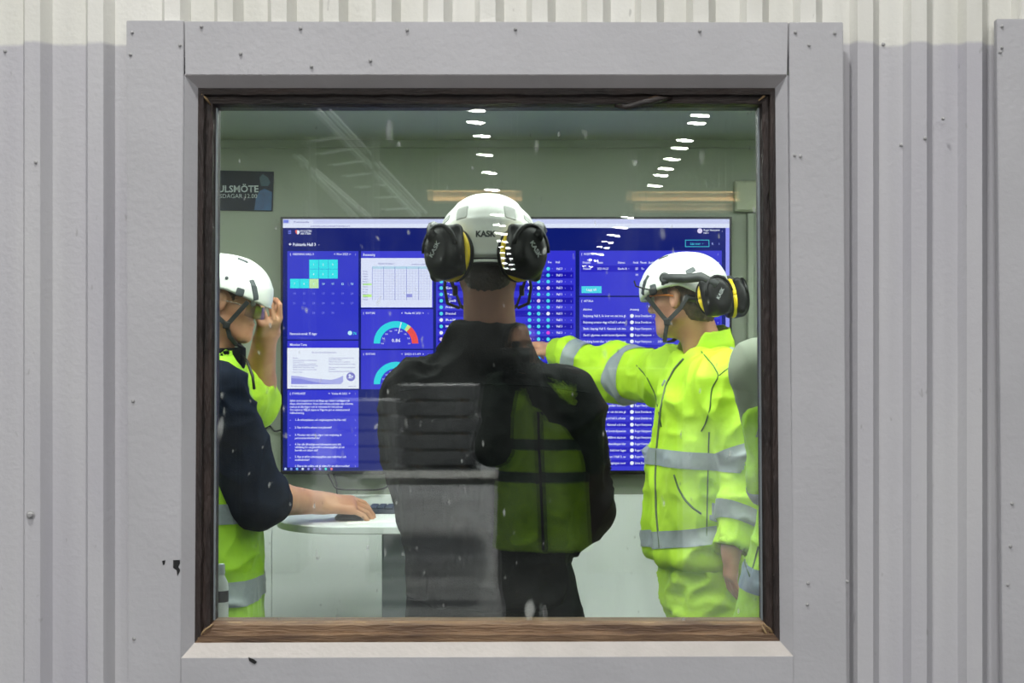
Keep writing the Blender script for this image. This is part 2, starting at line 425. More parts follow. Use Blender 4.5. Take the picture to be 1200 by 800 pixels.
# boards round the window
trim_1 = empty('trim_1', (0, YW, 0), kind='structure')
def board(name, c, Y0=YW, Y1=3.120, m=M_BOARD, parent=None, bev=0.0015):
    """c = four pixel corners (top-left, top-right, bottom-right, bottom-left) on the plane Y0"""
    q = [W(px, py, Y0) for px, py in c]
    p = [(v[0], Y0, v[2]) for v in (q[3], q[2])] + [(v[0], Y1, v[2]) for v in (q[2], q[3])]
    pts = [q[3], q[2], (q[2][0], Y1, q[2][2]), (q[3][0], Y1, q[3][2]), q[0], q[1], (q[1][0], Y1, q[1][2]), (q[0][0], Y1, q[0][2])]
    b = B().hexa(pts)
    if bev: bmesh.ops.bevel(b.bm, geom=b.bm.edges[:], offset=bev, segments=2, affect='EDGES')
    return b.build(name, m, parent)
tp = trim_1
board('upright_board', ((148, 24), (215.4, 24), (211.6, 900), (151, 900)), parent=tp)
board('upright_board', ((924.6, 26), (988, 26), (993, 900), (930.4, 900)), parent=tp)
board('head_board', ((216, 25), (924, 26), (922.4, 88), (217, 88)), Y0=YW + 0.0012, parent=tp)
board('apron_board', ((212.2, 770), (930, 768), (930.2, 838), (212.4, 838)), Y0=YW + 0.0012, parent=tp)
trim_2 = empty('trim_2', (0, YW, 0), kind='structure')
board('cover_board', ((1168, 22), (1234, 22), (1242, 900), (1176, 900)), parent=trim_2)
for px, py in ((155, 38), (153, 64), (211, 53), (156, 470), (157, 748), (236, 31), (282, 63), (352, 33), (477, 35), (604, 34), (820, 36), (932, 38), (978, 39), (948, 53), (931, 182), (938, 183), (947, 683), (946, 708), (993, 681), (434, 71), (365, 78)):
    screw(px, py, YW, 0.0028, trim_1, M_SCREW)
for px, py in ((1174, 56), (1172, 61), (1174, 31), (1184, 640), (1186, 590), (1181, 685)):
    screw(px, py, YW, 0.0028, trim_2, M_SCREW)
def chip(px, py, pts, Y=YW, parent=None):
    b = B(); p = W(px, py, Y)
    b.prism([(p[0] + u / 537.0, p[2] - v / 537.0) for u, v in pts], 'y', Y - 0.0006, Y + 0.002); return b.build('paint_chip', M_CHIP, parent)
chip(207, 663, [(-4, -7), (4, -7), (4, -3), (2, 1), (4, 4), (4, 6), (1, 12), (0, 5), (-4, 2)], parent=trim_1)
chip(192, 659, [(-2, -2), (2, -3), (1, 2), (-1, 3)], parent=trim_1)
chip(296, 774, [(-5, -4), (1, -2), (5, 1), (3, 4), (-1, 2), (-4, 0)], parent=trim_1)

# ------------------------------------------------------------------ the window
YF = 3.122
window_1 = empty('window_1', (0, YF, 0), kind='structure')
OUT = [(232, 103), (908.5, 103), (914, 751), (228, 753)]       # outer corners of the dark wooden frame at YF
INN = [(254, 126), (889, 126), (893.5, 727), (251, 727)]        # sight line at the glass
OP = [(216.5, 88), (922.5, 88), (930, 769), (212, 771)]         # opening in the boards at YW
def reveal(name, i, m):
    j = (i + 1) % 4
    a, b_ = W(*OP[i], YW + 0.001), W(*OP[j], YW + 0.001)
    # the reveal runs back to the frame; its outer face is hidden in the wall
    c, d = W(*OUT[i], YF), W(*OUT[j], YF)
    ctr = (W(*OP[0], YW) + W(*OP[2], YW)) / 2
    def push(p, q, y):
        v = np.array(p); n = np.array([0, 0, 1.0]) if i == 0 else np.array([1.0, 0, 0]) if i == 1 else np.array([0, 0, -1.0]) if i == 2 else np.array([-1.0, 0, 0])
        v = v + n * 0.02; v[1] = y; return v
    A, Bb = push(a, 0, YW + 0.0215), push(b_, 0, YW + 0.0215); Cc, D = push(c, 0, YF + 0.03), push(d, 0, YF + 0.03)
    c2, d2 = c.copy(), d.copy(); c2[1] = d2[1] = YF + 0.001
    a2, b2 = a.copy(), b_.copy(); a2[1] = b2[1] = YW + 0.0015
    pts = [a2, b2, Bb, A, c2, d2, D, Cc]
    return B().hexa(pts).build(name, m, window_1)
reveal('head_reveal', 0, M_SOFFIT); reveal('side_reveal', 1, M_BOARD); reveal('sill', 2, M_SILL); reveal('side_reveal', 3, M_BOARD)
SEC = [(-0.6, YF + 0.004), (0, YF + 0.001), (0.38, YF - 0.002), (0.46, YF + 0.010), (0.86, YF + 0.012), (1.0, YF + 0.032), (1.0, YF + 0.075), (-0.6, YF + 0.075)]
def rail(name, i, m):
    j = (i + 1) % 4; ends = []
    for c in (i, j):
        o, n = W(*OUT[c], YF), W(*INN[c], YF + 0.033)
        ends.append([(o[0] + (n[0]-o[0])*s, y, o[2] + (n[2]-o[2])*s) for s, y in SEC])
    # a hand-planed rail: many cross-sections that waver a little
    b = B(); N = 40; rings = []
    for k in range(N + 1):
        t = k / N; ring = []
        for q, (p0, p1) in enumerate(zip(*ends)):
            p = np.array(p0) * (1 - t) + np.array(p1) * t
            if q in (2, 3, 4) and 0 < k < N: p += np.array([rng.normal() * 0.0009, rng.normal() * 0.0006, rng.normal() * 0.0009])
            ring.append(b.bm.verts.new(tuple(p)))
        rings.append(ring)
    n = len(SEC)
    for k in range(N):
        for q in range(n): b.bm.faces.new((rings[k][q], rings[k][(q+1)%n], rings[k+1][(q+1)%n], rings[k+1][q]))
    b.bm.faces.new(rings[0]); b.bm.faces.new(rings[-1][::-1])
    return b.build(name, m, window_1)
rail('frame_rail', 0, M_WOODH); rail('frame_rail', 1, M_WOODV); rail('frame_rail', 2, M_WOODB); rail('frame_rail', 3, M_WOODV)
# grey glazing bead down the sides, loose splinter under the head rail
M_BEAD = mat('grey_glazing_bead', (120, 128, 132), 0.5, 0.06, 20)
for px, sgn in ((254.5, 1), (888.5, -1)):
    a, b_ = W(px, 127, YF + 0.031), W(px - 3 * sgn if sgn > 0 else px + 4, 726, YF + 0.031)
    B().hexa([(b_[0]-0.002, YF + 0.027, b_[2]), (b_[0]+0.002, YF + 0.027, b_[2]), (b_[0]+0.002, YF + 0.033, b_[2]), (b_[0]-0.002, YF + 0.033, b_[2]),
              (a[0]-0.002, YF + 0.027, a[2]), (a[0]+0.002, YF + 0.027, a[2]), (a[0]+0.002, YF + 0.033, a[2]), (a[0]-0.002, YF + 0.033, a[2])]).build('glazing_bead', M_BEAD, window_1)
B().tube([W(721, 124, YF + 0.010), W(735, 125.5, YF + 0.005), W(752, 121, YF + 0.001), W(772, 116, YF + 0.001), W(788, 114.5, YF + 0.005)], [0.004, 0.006, 0.0075, 0.007, 0.002], 8).build('loose_splinter', M_WOODH, window_1, smooth=True)

M_TAN = mat('tan_bare_wood', (168, 144, 104), 0.6, 0.15, 30, 0.4, 60, stretch=(0.6, 3, 3), rgb2=(112, 88, 58))
a, b_ = W(252, 728, YF + 0.031), W(892.5, 728, YF + 0.031); zb = W(600, 735, YF + 0.02)[2]
B().hexa([(a[0], YF + 0.0125, zb), (b_[0], YF + 0.0125, zb), (b_[0], YF + 0.034, zb), (a[0], YF + 0.034, zb), (a[0], YF + 0.026, a[2]), (b_[0], YF + 0.026, b_[2]), (b_[0], YF + 0.034, b_[2]), (a[0], YF + 0.034, a[2])]).build('glazing_bead', M_TAN, window_1)
for (p0, p1, p2), r in ((((236, 110), (242, 116), (247, 123)), 0.003), (((236, 108), (246, 110), (254, 108)), 0.002), (((889, 118), (894, 114), (900, 108)), 0.0028), (((894, 730), (902, 737), (908, 745)), 0.0035), (((892, 731), (897, 741), (903, 746)), 0.003), (((232, 748), (240, 738), (250, 731)), 0.003), (((760, 115), (768, 113), (778, 112)), 0.002)):
    B().tube([W(*p0, YF - 0.0005), W(*p1, YF + 0.003), W(*p2, YF + 0.012)], [r*0.4, r, r*0.5], 6).build('worn_sliver', M_TAN if r > 0.0025 else M_WOODB, window_1, smooth=True)

def glass_material(name, dirt):
    m = bpy.data.materials.new(name); m.use_nodes = True; nt = m.node_tree; nt.nodes.clear()
    out = nt.nodes.new('ShaderNodeOutputMaterial')
    tr = nt.nodes.new('ShaderNodeBsdfTransparent'); tr.inputs[0].default_value = (0.965, 0.985, 0.97, 1)
    gl = nt.nodes.new('ShaderNodeBsdfGlossy'); gl.inputs['Roughness'].default_value = 0.0; gl.inputs[0].default_value = (1, 1, 1, 1)
    lw = nt.nodes.new('ShaderNodeLayerWeight'); lw.inputs[0].default_value = 0.5
    pw = nt.nodes.new('ShaderNodeMath'); pw.operation = 'POWER'; pw.inputs[1].default_value = 5; nt.links.new(lw.outputs['Facing'], pw.inputs[0])
    ma = nt.nodes.new('ShaderNodeMath'); ma.operation = 'MULTIPLY_ADD'; ma.inputs[1].default_value = 0.95; ma.inputs[2].default_value = 0.054; nt.links.new(pw.outputs[0], ma.inputs[0])
    mx = nt.nodes.new('ShaderNodeMixShader'); nt.links.new(ma.outputs[0], mx.inputs[0]); nt.links.new(tr.outputs[0], mx.inputs[1]); nt.links.new(gl.outputs[0], mx.inputs[2])
    last = mx
    if dirt:
        df = nt.nodes.new('ShaderNodeBsdfDiffuse'); df.inputs[0].default_value = (0.75, 0.78, 0.76, 1)
        tc = nt.nodes.new('ShaderNodeTexCoord')
        def field(scale, st, lo, hi, amt, rot=0.0, detail=1):
            mp = nt.nodes.new('ShaderNodeMapping'); mp.inputs['Scale'].default_value = st; mp.inputs['Rotation'].default_value = (0, rot, 0); nt.links.new(tc.outputs['Object'], mp.inputs[0])
            n = nt.nodes.new('ShaderNodeTexNoise'); n.inputs['Scale'].default_value = scale; n.inputs['Detail'].default_value = detail; nt.links.new(mp.outputs[0], n.inputs['Vector'])
            r = nt.nodes.new('ShaderNodeMapRange'); r.inputs[1].default_value = lo; r.inputs[2].default_value = hi; r.inputs[4].default_value = amt; nt.links.new(n.outputs['Fac'], r.inputs[0]); return r.outputs[0]
        def add(a, b):
            q = nt.nodes.new('ShaderNodeMath'); q.operation = 'ADD'; nt.links.new(a, q.inputs[0]); nt.links.new(b, q.inputs[1]); return q.outputs[0]
        # drops and specks, run marks, a film of dust
        s = add(field(60, (1, 1, 0.5), 0.735, 0.80, 0.30, 0.15), field(26, (1, 1, 0.35), 0.74, 0.82, 0.22, 0.2))
        s = add(s, field(14, (1.0, 1, 0.12), 0.60, 0.9, 0.03, 0.1, 3))
        s = add(s, field(3.5, (1, 1, 1), 0.40, 0.75, 0.022, 0, 4))
        mx2 = nt.nodes.new('ShaderNodeMixShader'); nt.links.new(s, mx2.inputs[0]); nt.links.new(mx.outputs[0], mx2.inputs[1]); nt.links.new(df.outputs[0], mx2.inputs[2]); last = mx2
    nt.links.new(last.outputs[0], out.inputs[0]); return m
YG = YF + 0.035                             # plane of the glass
gx0, gx1 = W(246, 418, YG)[0], W(898, 418, YG)[0]; gz0, gz1 = W(600, 734, YG)[2], W(600, 118, YG)[2]
B().box(gx0, gx1, YG - 0.0015, YG + 0.0025, gz0, gz1).build('glass_pane', glass_material('outer_glass', True), window_1)
g2 = B().box(gx0, gx1, YG + 0.0185, YG + 0.0225, gz0, gz1).build('glass_pane', glass_material('inner_glass', False), window_1)
# the second pane does not sit quite parallel to the first, so each reflection comes double
cxg, czg = (gx0 + gx1) / 2, (gz0 + gz1) / 2
for v in g2.data.vertices:
    v.co.y += (v.co.x - cxg) * 0.0024 - (v.co.z - czg) * 0.0004

# ------------------------------------------------------------------ the room behind the window
RX0, RX1, RY0, RY1, RZ = -2.1, 2.3, 3.36, 5.42, 2.345
M_RWALL = mat('grey_green_wall', (158, 165, 150), 0.6, 0.03, 3, 0.08, 40)
M_RCEIL = mat('pale_ceiling', (176, 182, 170), 0.7, 0.03, 3)
M_WHITE = mat('white_laminate', (226, 230, 230), 0.4, 0.02, 4)
struct('wall_back', B().box(RX0, RX1, RY1, RY1 + 0.1, 0, RZ), M_RWALL)
struct('wall_left', B().box(RX0 - 0.1, RX0, RY0, RY1 + 0.1, 0, RZ), M_RWALL)
struct('wall_right', B().box(RX1, RX1 + 0.1, RY0, RY1 + 0.1, 0, RZ), M_RWALL)
struct('ceiling', B().box(RX0 - 0.1, RX1 + 0.1, RY0, RY1 + 0.1, RZ, RZ + 0.1), M_RCEIL)
struct('trim_3', B().box(RX0, RX1, RY1 - 0.012, RY1, RZ - 0.03, RZ, 0.002), mat('pale_cornice', (150, 157, 143), 0.6, 0.03, 3))
fl = struct('floor', B().box(-9.0, 10.0, -100, 5.6, -0.1, 0), mat('hall_concrete', (112, 114, 120), 0.5, 0.14, 0.9, 0.1, 20, rgb2=(78, 80, 86)))
# white panels along the foot of the back wall
pan = empty('baseboard_back', (0, RY1, 0), kind='structure')
zc = W(600, 580, RY1 - 0.03)[2]
for x0, x1 in ((RX0, -0.93), (-0.93, 0.20), (0.20, 1.05), (1.05, RX1)):
    B().box(x0 + 0.001, x1 - 0.001, RY1 - 0.03, RY1, 0.0, zc, 0.002).build('wall_panel', mat('white_wall_panel', (244, 247, 248), 0.45, 0.01, 4), pan)

# ceiling light panels of the room (above and in front of what the window shows)
def ceiling_panel(x, y, label, w=0.58):
    r = empty('ceiling_light', (x, y, RZ), label, 'ceiling light', 'light panels in the room ceiling')
    B().box(x - w - 0.02, x + w + 0.02, y - 0.17, y + 0.17, RZ - 0.03, RZ, 0.004).build('light_housing', M_WHITE, r)
    B().box(x - w, x + w, y - 0.15, y + 0.15, RZ - 0.034, RZ - 0.031).build('diffuser', emis('room_diffuser' if y > 4 else 'room_diffuser_dim', (0.97, 1.0, 0.965), ROOM_LAMP * (1.3 if y > 4 else 0.6), True), r)
for y, where in ((3.62, 'near the window'), (4.2, 'further into the room')):
    ceiling_panel(-1.15, y, 'white ceiling light panel %s over the person at the desk' % where)
    ceiling_panel(0.15, y, 'white ceiling light panel %s over the middle of the room' % where)
    ceiling_panel(1.45, y, 'white ceiling light panel %s by the right wall of the room' % where)

# poster
pc = [W(226, 198.5, 5.40), W(320, 200.5, 5.40), W(318.5, 247, 5.40), W(224.5, 245.5, 5.40)]
poster = empty('poster', (pc[3][0], 5.415, pc[3][2]), 'dark blue poster reading PULSMÖTE ONSDAGAR 12.00 on the back wall', 'poster')
def quad_board(name, q, y0, y1, m, parent):
    return B().hexa([(q[3][0], y0, q[3][2]), (q[2][0], y0, q[2][2]), (q[2][0], y1, q[2][2]), (q[3][0], y1, q[3][2]), (q[0][0], y0, q[0][2]), (q[1][0], y0, q[1][2]), (q[1][0], y1, q[1][2]), (q[0][0], y1, q[0][2])]).build(name, m, parent)
quad_board('sheet', pc, 5.412, 5.419, mat('poster_navy', (10, 28, 50), 0.6, 0.2, 6, rgb2=(4, 10, 22)), poster)
def flat(name, pts, y, m, parent):
    b = B(); v = [b.bm.verts.new((p[0], y, p[2])) for p in pts]; b.bm.faces.new(v); return b.build(name, m, parent)
PB = lambda px, py: W(px, py, 5.412)
flat('figure_print', [PB(298, 246), PB(300, 232), PB(304, 224), PB(310, 221), PB(318.7, 225), PB(318, 246.5)], 5.4112, mat('poster_blue', (24, 96, 150), 0.4, 0.1, 20, rgb2=(12, 60, 110)), poster)
flat('face_print', [PB(306, 218), PB(304, 208), PB(308, 204), PB(314, 208), PB(317, 214), PB(314, 218)], 5.4114, mat('poster_teal', (44, 84, 100), 0.4, 0.1, 20), poster)
def text(s, size, x, y, z, m, parent, name='lettering', align='LEFT', bold=0.0, sx=1.0):
    c = bpy.data.curves.new(name, 'FONT'); c.body = s; c.size = size; c.align_x = align; c.offset = bold; c.resolution_u = 2
    o = bpy.data.objects.new('tmp', c); C.objects.link(o); bpy.context.view_layer.update()
    me = bpy.data.meshes.new_from_object(o.evaluated_get(bpy.context.evaluated_depsgraph_get()))
    bpy.data.objects.remove(o); me.materials.clear()
    for v in me.vertices: v.co = Vector((v.co.x * sx, 0, v.co.y))
    o = link(name, me, m, parent); pl = wloc(parent); o.location = (x - pl.x, y - pl.y, z - pl.z); return o
M_PTXT = mat('poster_lettering', (196, 205, 210), 0.5, 0.02, 10)
p = W(303, 225, 5.412); text('PULSMÖTE', 0.0355, p[0], 5.4108, p[2], M_PTXT, poster, align='RIGHT', bold=0.0008)
p = W(301.5, 232, 5.412); text('ONSDAGAR 12.00', 0.0225, p[0], 5.4108, p[2], M_PTXT, poster, align='RIGHT')

# small box and cable channel on the back wall at the right
a, b_ = W(862, 211, 5.36), W(893, 247, 5.36)
wb = empty('wall_box', ((a[0] + b_[0]) / 2, 5.42, b_[2]), 'small pale square box high on the back wall beside the screen', 'wall box')
M_BOX = mat('pale_green_box', (178, 182, 158), 0.5, 0.03, 6)
B().box(a[0], b_[0], 5.375, 5.42, b_[2], a[2], 0.003).build('housing', M_BOX, wb)
B().box(a[0] + 0.004, b_[0] - 0.004, 5.368, 5.375, b_[2] + 0.004, a[2] - 0.004, 0.003).build('cover', M_BOX, wb)
a, b_ = W(876, 250, 5.40), W(884, 380, 5.40)
cc = empty('cable_channel', (a[0], 5.42, 1.0), 'narrow grey vertical cable channel beside the screen', 'cable channel')
B().box(a[0], b_[0], 5.395, 5.42, 1.0, a[2], 0.002).build('channel', M_RWALL, cc)
B().box(a[0] + 0.003, b_[0] - 0.003, 5.392, 5.395, 1.0, a[2] - 0.004, 0.001).build('cover_strip', M_RWALL, cc)

# ------------------------------------------------------------------ the wall screen with its dashboard
YS = 5.345
t0, t1 = W(329, 254, YS), W(857.5, 555.5, YS)
tv = empty('wall_screen', (0.0, RY1, t1[2]), 'large wall screen showing a blue dashboard with gauges and lists', 'screen')
B().box(t0[0], t1[0], YS + 0.012, YS + 0.05, t1[2], t0[2], 0.004).build('housing', M_BLACK, tv)
M_BEZ = mat('black_gloss_bezel', (14, 14, 20), 0.25, 0.02, 10)
for nm, (px0, px1, py0, py1) in (('bezel', (329, 857.5, 254, 256.5)), ('bezel', (329, 857.5, 551.5, 555.5)), ('bezel', (329, 331.5, 256.5, 551.5)), ('bezel', (855, 857.5, 256.5, 551.5))):
    a, b_ = W(px0, py0, YS), W(px1, py1, YS); B().box(a[0], b_[0], YS - 0.002, YS + 0.013, b_[2], a[2], 0.001).build(nm, M_BEZ, tv)
B().box(-0.35, 0.45, YS + 0.05, RY1, 1.3, 1.8).build('wall_mount', M_BLACK, tv)
a, b_ = W(331.5, 256.5, YS), W(855, 551.5, YS)
SC = B().box(a[0], b_[0], YS + 0.004, YS + 0.012, b_[2], a[2]).build('display', emis('screen_navy', (16, 28, 112), 1.3), tv)
def srect(name, x0, y0, x1, y1, col, lay=1):
    a, b_ = W(x0, y0, YS), W(x1, y1, YS); y = YS + 0.004 - 0.0003 * lay
    b = B(); v = [b.bm.verts.new(q) for q in ((a[0], y, b_[2]), (b_[0], y, b_[2]), (b_[0], y, a[2]), (a[0], y, a[2]))]; b.bm.faces.new(v)
    return b.build(name, emis('screen_%d_%d_%d' % col, col, 1.3), SC)
def spoly(name, polys, col, lay=2):
    y = YS + 0.004 - 0.0003 * lay; b = B()
    for pts in polys: b.bm.faces.new([b.bm.verts.new((W(px, py, YS)[0], y, W(px, py, YS)[2])) for px, py in pts])
    o = b.build(name, emis('screen_%d_%d_%d' % col, col, 1.3), SC)
    if len(polys) > 1: o['kind'] = 'stuff'
    return o
def disc(cx, cy, r, n=14): return [(cx + r*math.cos(2*math.pi*k/n), cy + r*math.sin(2*math.pi*k/n)) for k in range(n)]
WHT = (232, 232, 255); PAN = (62, 62, 212); PAN2 = (56, 54, 214); CYA = (60, 226, 236)
def stext(lines, col=WHT, lay=4, name='screen_text'):
    """lines: (string, left px, baseline py, cap height px, width px or None) gathered into one printed block"""
    b = bmesh.new(); y = YS + 0.004 - 0.0003 * lay
    for s, px, py, hp, wp in lines:
        c = bpy.data.curves.new('t', 'FONT'); c.body = s; c.size = 1.0; c.resolution_u = 1; c.offset = 0.02
        o = bpy.data.objects.new('tmp', c); C.objects.link(o); bpy.context.view_layer.update()
        me = bpy.data.meshes.new_from_object(o.evaluated_get(bpy.context.evaluated_depsgraph_get())); bpy.data.objects.remove(o)
        if len(me.vertices) == 0: continue
        p = W(px, py, YS); u = YS / F; k = hp * u / 0.70; xs = [v.co.x for v in me.vertices]
        kx = wp * u / max(max(xs), 1e-3) if wp else k
        for v in me.vertices: v.co = Vector((p[0] + v.co.x * kx, y, p[2] + v.co.y * k))
        b.from_mesh(me); bpy.data.meshes.remove(me)
    me = bpy.data.meshes.new(name); off = wloc(SC); bmesh.ops.translate(b, vec=-off, verts=b.verts[:]); b.to_mesh(me); b.free()
    return tag(link(name, me, emis('screen_%d_%d_%d' % col, col, 1.3), SC), kind='stuff')

srect('browser_bar', 331.5, 256.5, 855, 262, (206, 206, 246)); srect('address_bar', 331.5, 262, 855, 266.8, (228, 228, 255), 1)
srect('browser_button', 332, 257.5, 338, 261, (120, 130, 226), 2); srect('browser_tab', 340, 257.8, 367, 262, (222, 222, 252), 2)
stext([('Pulstavla', 344, 261, 2.0, 18)], (120, 120, 190)); stext([('pulstavla.se/board/hall-3/dashboard', 364, 265.6, 2.0, 46)], (140, 140, 200))
srect('scroll_bar', 850.5, 266.8, 855, 551.5, (150, 150, 250), 2)
spoly('menu_icon', [[(337.5, y), (341, y), (341, y + .9), (337.5, y + .9)] for y in (269.7, 271.3, 272.9)], (120, 130, 240))
spoly('logo_mark', [[(345.5, 270), (348, 269), (349, 271.5), (348.5, 274.5), (346.5, 273)]], (230, 100, 90)); spoly('logo_mark', [[(348, 269.5), (351, 270), (351, 273), (348.7, 275), (347.8, 272.5)]], WHT, 3)
stext([('BYGGSTEN', 352, 271.6, 2.2, 13), ('AB STEN', 352, 274.6, 2.2, 12)])
spoly('back_arrow', [[(338, 286), (340, 284.2), (340, 285.5), (341.5, 285.5), (341.5, 286.5), (340, 286.5), (340, 287.8)]], WHT)
stext([('Pulstavla Hall 3', 343, 288, 3.6, 27), ('v', 373, 287.4, 1.6, None)])
# calendar panel
srect('dashboard_panel', 336.5, 294, 420, 397.5, (56, 60, 204)); stext([('ORDNING HALL 3', 342.5, 298.8, 2.4, 25), ('Nov 2021', 394.5, 298.8, 2.6, 13), ('<', 391, 298.8, 2.4, None), ('>', 409, 298.8, 2.4, None), (':', 416, 298.8, 2.8, None), ('(', 339.5, 298.8, 2.6, None)])
cw, ch = 11.25, 11.3
for r_, c_ in ((0, 2), (0, 3), (0, 4), (1, 2), (1, 3), (1, 4), (2, 0), (2, 1)):
    srect('calendar_day', 339.8 + c_*cw, 304 + r_*ch, 339.8 + (c_+1)*cw - 0.35, 304 + (r_+1)*ch - 0.35, (56, 226, 240), 2)
srect('calendar_day', 339.8 + 2*cw, 304 + 2*ch, 339.8 + 3*cw - 0.35, 304 + 3*ch - 0.35, (200, 232, 176), 2)
n_, L1, L2 = 1, [], []
for r_ in range(6):
    for c_ in range(7):
        if (r_ < 2 and c_ not in (2, 3, 4)) or (r_ == 5 and c_ not in (2, 3, 4)): continue
        (L1 if r_ < 3 else L2).append((str(n_), 339.8 + c_*cw + (4.2 if n_ < 10 else 3.4), 304 + r_*ch + 7, 2.4, None)); n_ += 1
stext(L1, (200, 245, 255)); stext(L2, (120, 124, 232))
stext([('Nuvarande streak: 35 dagar', 339.5, 392.3, 2.9, 32)]); spoly('streak_icon', [disc(410, 390, 2.6)], (190, 236, 255)); stext([('76', 413.5, 392, 3, None)], CYA)
# theme slide
srect('dashboard_panel', 336.5, 399, 420, 407.5, PAN2); stext([('Månadens Tema', 339.5, 405, 2.8, 20)])
srect('slide', 336.5, 407.5, 420.5, 455.3, (236, 236, 255), 2)
stext([('Nu når vi året till tillsammans!', 365, 413.6, 1.8, 29)] + [(s, x, y, 1.3, w) for x, y, s, w in ((343, 420, 'Riskanalys', 6), (343, 422.6, 'Tänk på att alltid göra en riskbedömning', 28), (343, 424.6, 'innan arbetet', 13), (343, 427, 'Håll ordning kring arbetsplatsen', 27), (343, 429, 'Använd skyddsutrustning', 29), (343, 431, 'städa efter dig varje dag', 25), (343, 433.5, 'Hjälp varandra att göra rätt', 28), (343, 436.4, 'Frågor? Fråga', 11), (385, 420, 'Visselpipa bäst i kvalitet för alla', 30), (385, 422, 'rapportera alltid', 15), (385, 424.4, 'Tillbud och olyckor i systemet', 25), (385, 427, 'Säg till om något saknas eller är trasigt', 31), (385, 431, 'Alla ska hem i tid och med hälsan', 31), (385, 433, 'i behåll', 8), (385, 435.6, 'Sammanhållning och trivsel', 27), (341, 453, 'Bild: arkiv för hallen 2021', 19), (408, 453, 'november 2021', 9))], (150, 150, 205), 3)
spoly('slide_picture', [[(341, 440), (350, 440.6), (362, 442.8), (375, 444), (388, 445), (396, 443), (402, 440), (402, 447), (399, 450), (341, 450)]], (176, 176, 238), 3)
spoly('slide_picture', [[(341, 443), (352, 443.5), (366, 447), (380, 449), (392, 450), (341, 450)]], (140, 140, 228), 4)
spoly('slide_badge', [disc(411, 441.3, 5.2, 20)], (128, 124, 206), 3); spoly('slide_badge', [disc(409.8, 439.6, 1.6), disc(412.6, 441, 1.2), [(407.4, 443), (409.6, 440.8), (413, 443.4)]], (226, 226, 255), 4)
# question card
srect('dashboard_panel', 336.5, 456.8, 420, 547.5, (58, 60, 212))
stext([('STOPPKORTET', 342, 462.2, 2.4, 16), ('Vecka 46 2021', 388.5, 462.2, 2.5, 18), ('<', 384.5, 462, 2.4, None), ('>', 408.5, 462, 2.4, None), (':', 416, 462.2, 2.8, None), ('(', 339.3, 462.2, 2.6, None)])
QS = [('Syftet med stoppkortet är att fånga upp risker i vardagen och', 339.5, 470.4, 70), ('skapa säkerhetskultur. Innan vårt arbete påbörjas ska vi kunna', 339.5, 474, 74), ('svara ja på alla frågor som är relevanta för vårt arbete!', 339.5, 477.6, 62), ('Om svaret är NEJ på någon av frågorna gör en dokumenterad', 339.5, 481.2, 70), ('riskbedömning.', 339.5, 484.8, 17),
      ('1. Är arbetsplatsen och omgivningarna fria från risk?', 345.5, 493, 60), ('2. Kan vi utföra arbetet som planerat?', 345.5, 501.8, 43), ('3. Påverkar vårt arbete någon i vår omgivning, är', 345.5, 510.6, 55), ('personerna informerade?', 345.5, 514.2, 29), ('4. Har alla tillräckligt med information samt rätt', 345.5, 521.6, 54), ('utbildning för att genomföra arbetsuppgiften på ett', 345.5, 525, 58), ('korrekt och säkert sätt?', 345.5, 528.6, 27),
      ('5. Kan vi utföra arbetsuppgiften utan halkrisker och', 345.5, 536.2, 60), ('snubbelrisker?', 345.5, 539.8, 17), ('6. Kan vi det osäkra och gå vidare för ett säkert resultat?', 345.5, 547, 64)]
stext([(s, x, y, 2.5, w) for s, x, y, w in QS] + [('-', 339.3, y, 2.4, None) for y in (493, 502, 511, 522, 537)] + [(':', 416, y, 2.4, None) for y in (493, 502, 510.6, 521.6, 536, 547)])
# task bar
for k, col in enumerate(((190, 205, 255), (120, 140, 230), (120, 190, 255), (220, 225, 245), (150, 150, 240), (130, 110, 230), (150, 130, 240), (60, 220, 210), (240, 110, 120))):
    spoly('taskbar_icon', [disc(334.4 + 6.75*k, 549.3, 1.5, 8)], col)
# staffing sheet
srect('dashboard_panel', 423, 294, 507.5, 360.5, (64, 64, 214)); stext([('Bemanning', 425.5, 299.6, 2.9, 14)])
srect('sheet_view', 423, 302.2, 506.3, 360, (226, 226, 255), 2)
gl = []
for k in range(13): gl.append([(436, 314 + 3*k), (504.5, 314 + 3*k), (504.5, 314.35 + 3*k), (436, 314.35 + 3*k)])
for k in range(21): x = 436 + 3.37*k; gl.append([(x, 312.4), (x + .3, 312.4), (x + .3, 351.5), (x, 351.5)])
spoly('sheet_grid', gl, (178, 182, 232), 3)
spoly('sheet_columns', [[(x, 312.4), (x + .45, 312.4), (x + .45, 351.5), (x, 351.5)] for x in (436, 449.3, 462.5, 476, 490.5)], (110, 116, 205), 4)
spoly('sheet_header', [[(436, 311.8), (504.5, 311.8), (504.5, 315), (436, 315)]], (186, 214, 240), 3)
srect('sheet_mark', 425, 332, 435.5, 334, (190, 240, 140), 3); srect('sheet_mark', 425, 344.8, 435.5, 348, (196, 242, 140), 3); srect('sheet_mark', 476.4, 344.4, 483, 348.2, (150, 150, 225), 4)
stext([('VECKA 46 HALL 3', 443, 309.6, 1.8, 19), ('Reviderad av platsledning', 482.5, 310.2, 1.6, 21)] + [(s, 425, 318.4 + 3.0*k, 1.3, 6) for k, s in enumerate(('Truck', 'Svets', 'Gjut', 'Lager', 'Kran', 'Form', 'Natt', 'Dag', 'Kontor', 'Städ', 'Vakt', 'Övrigt'))], (120, 126, 190), 5)
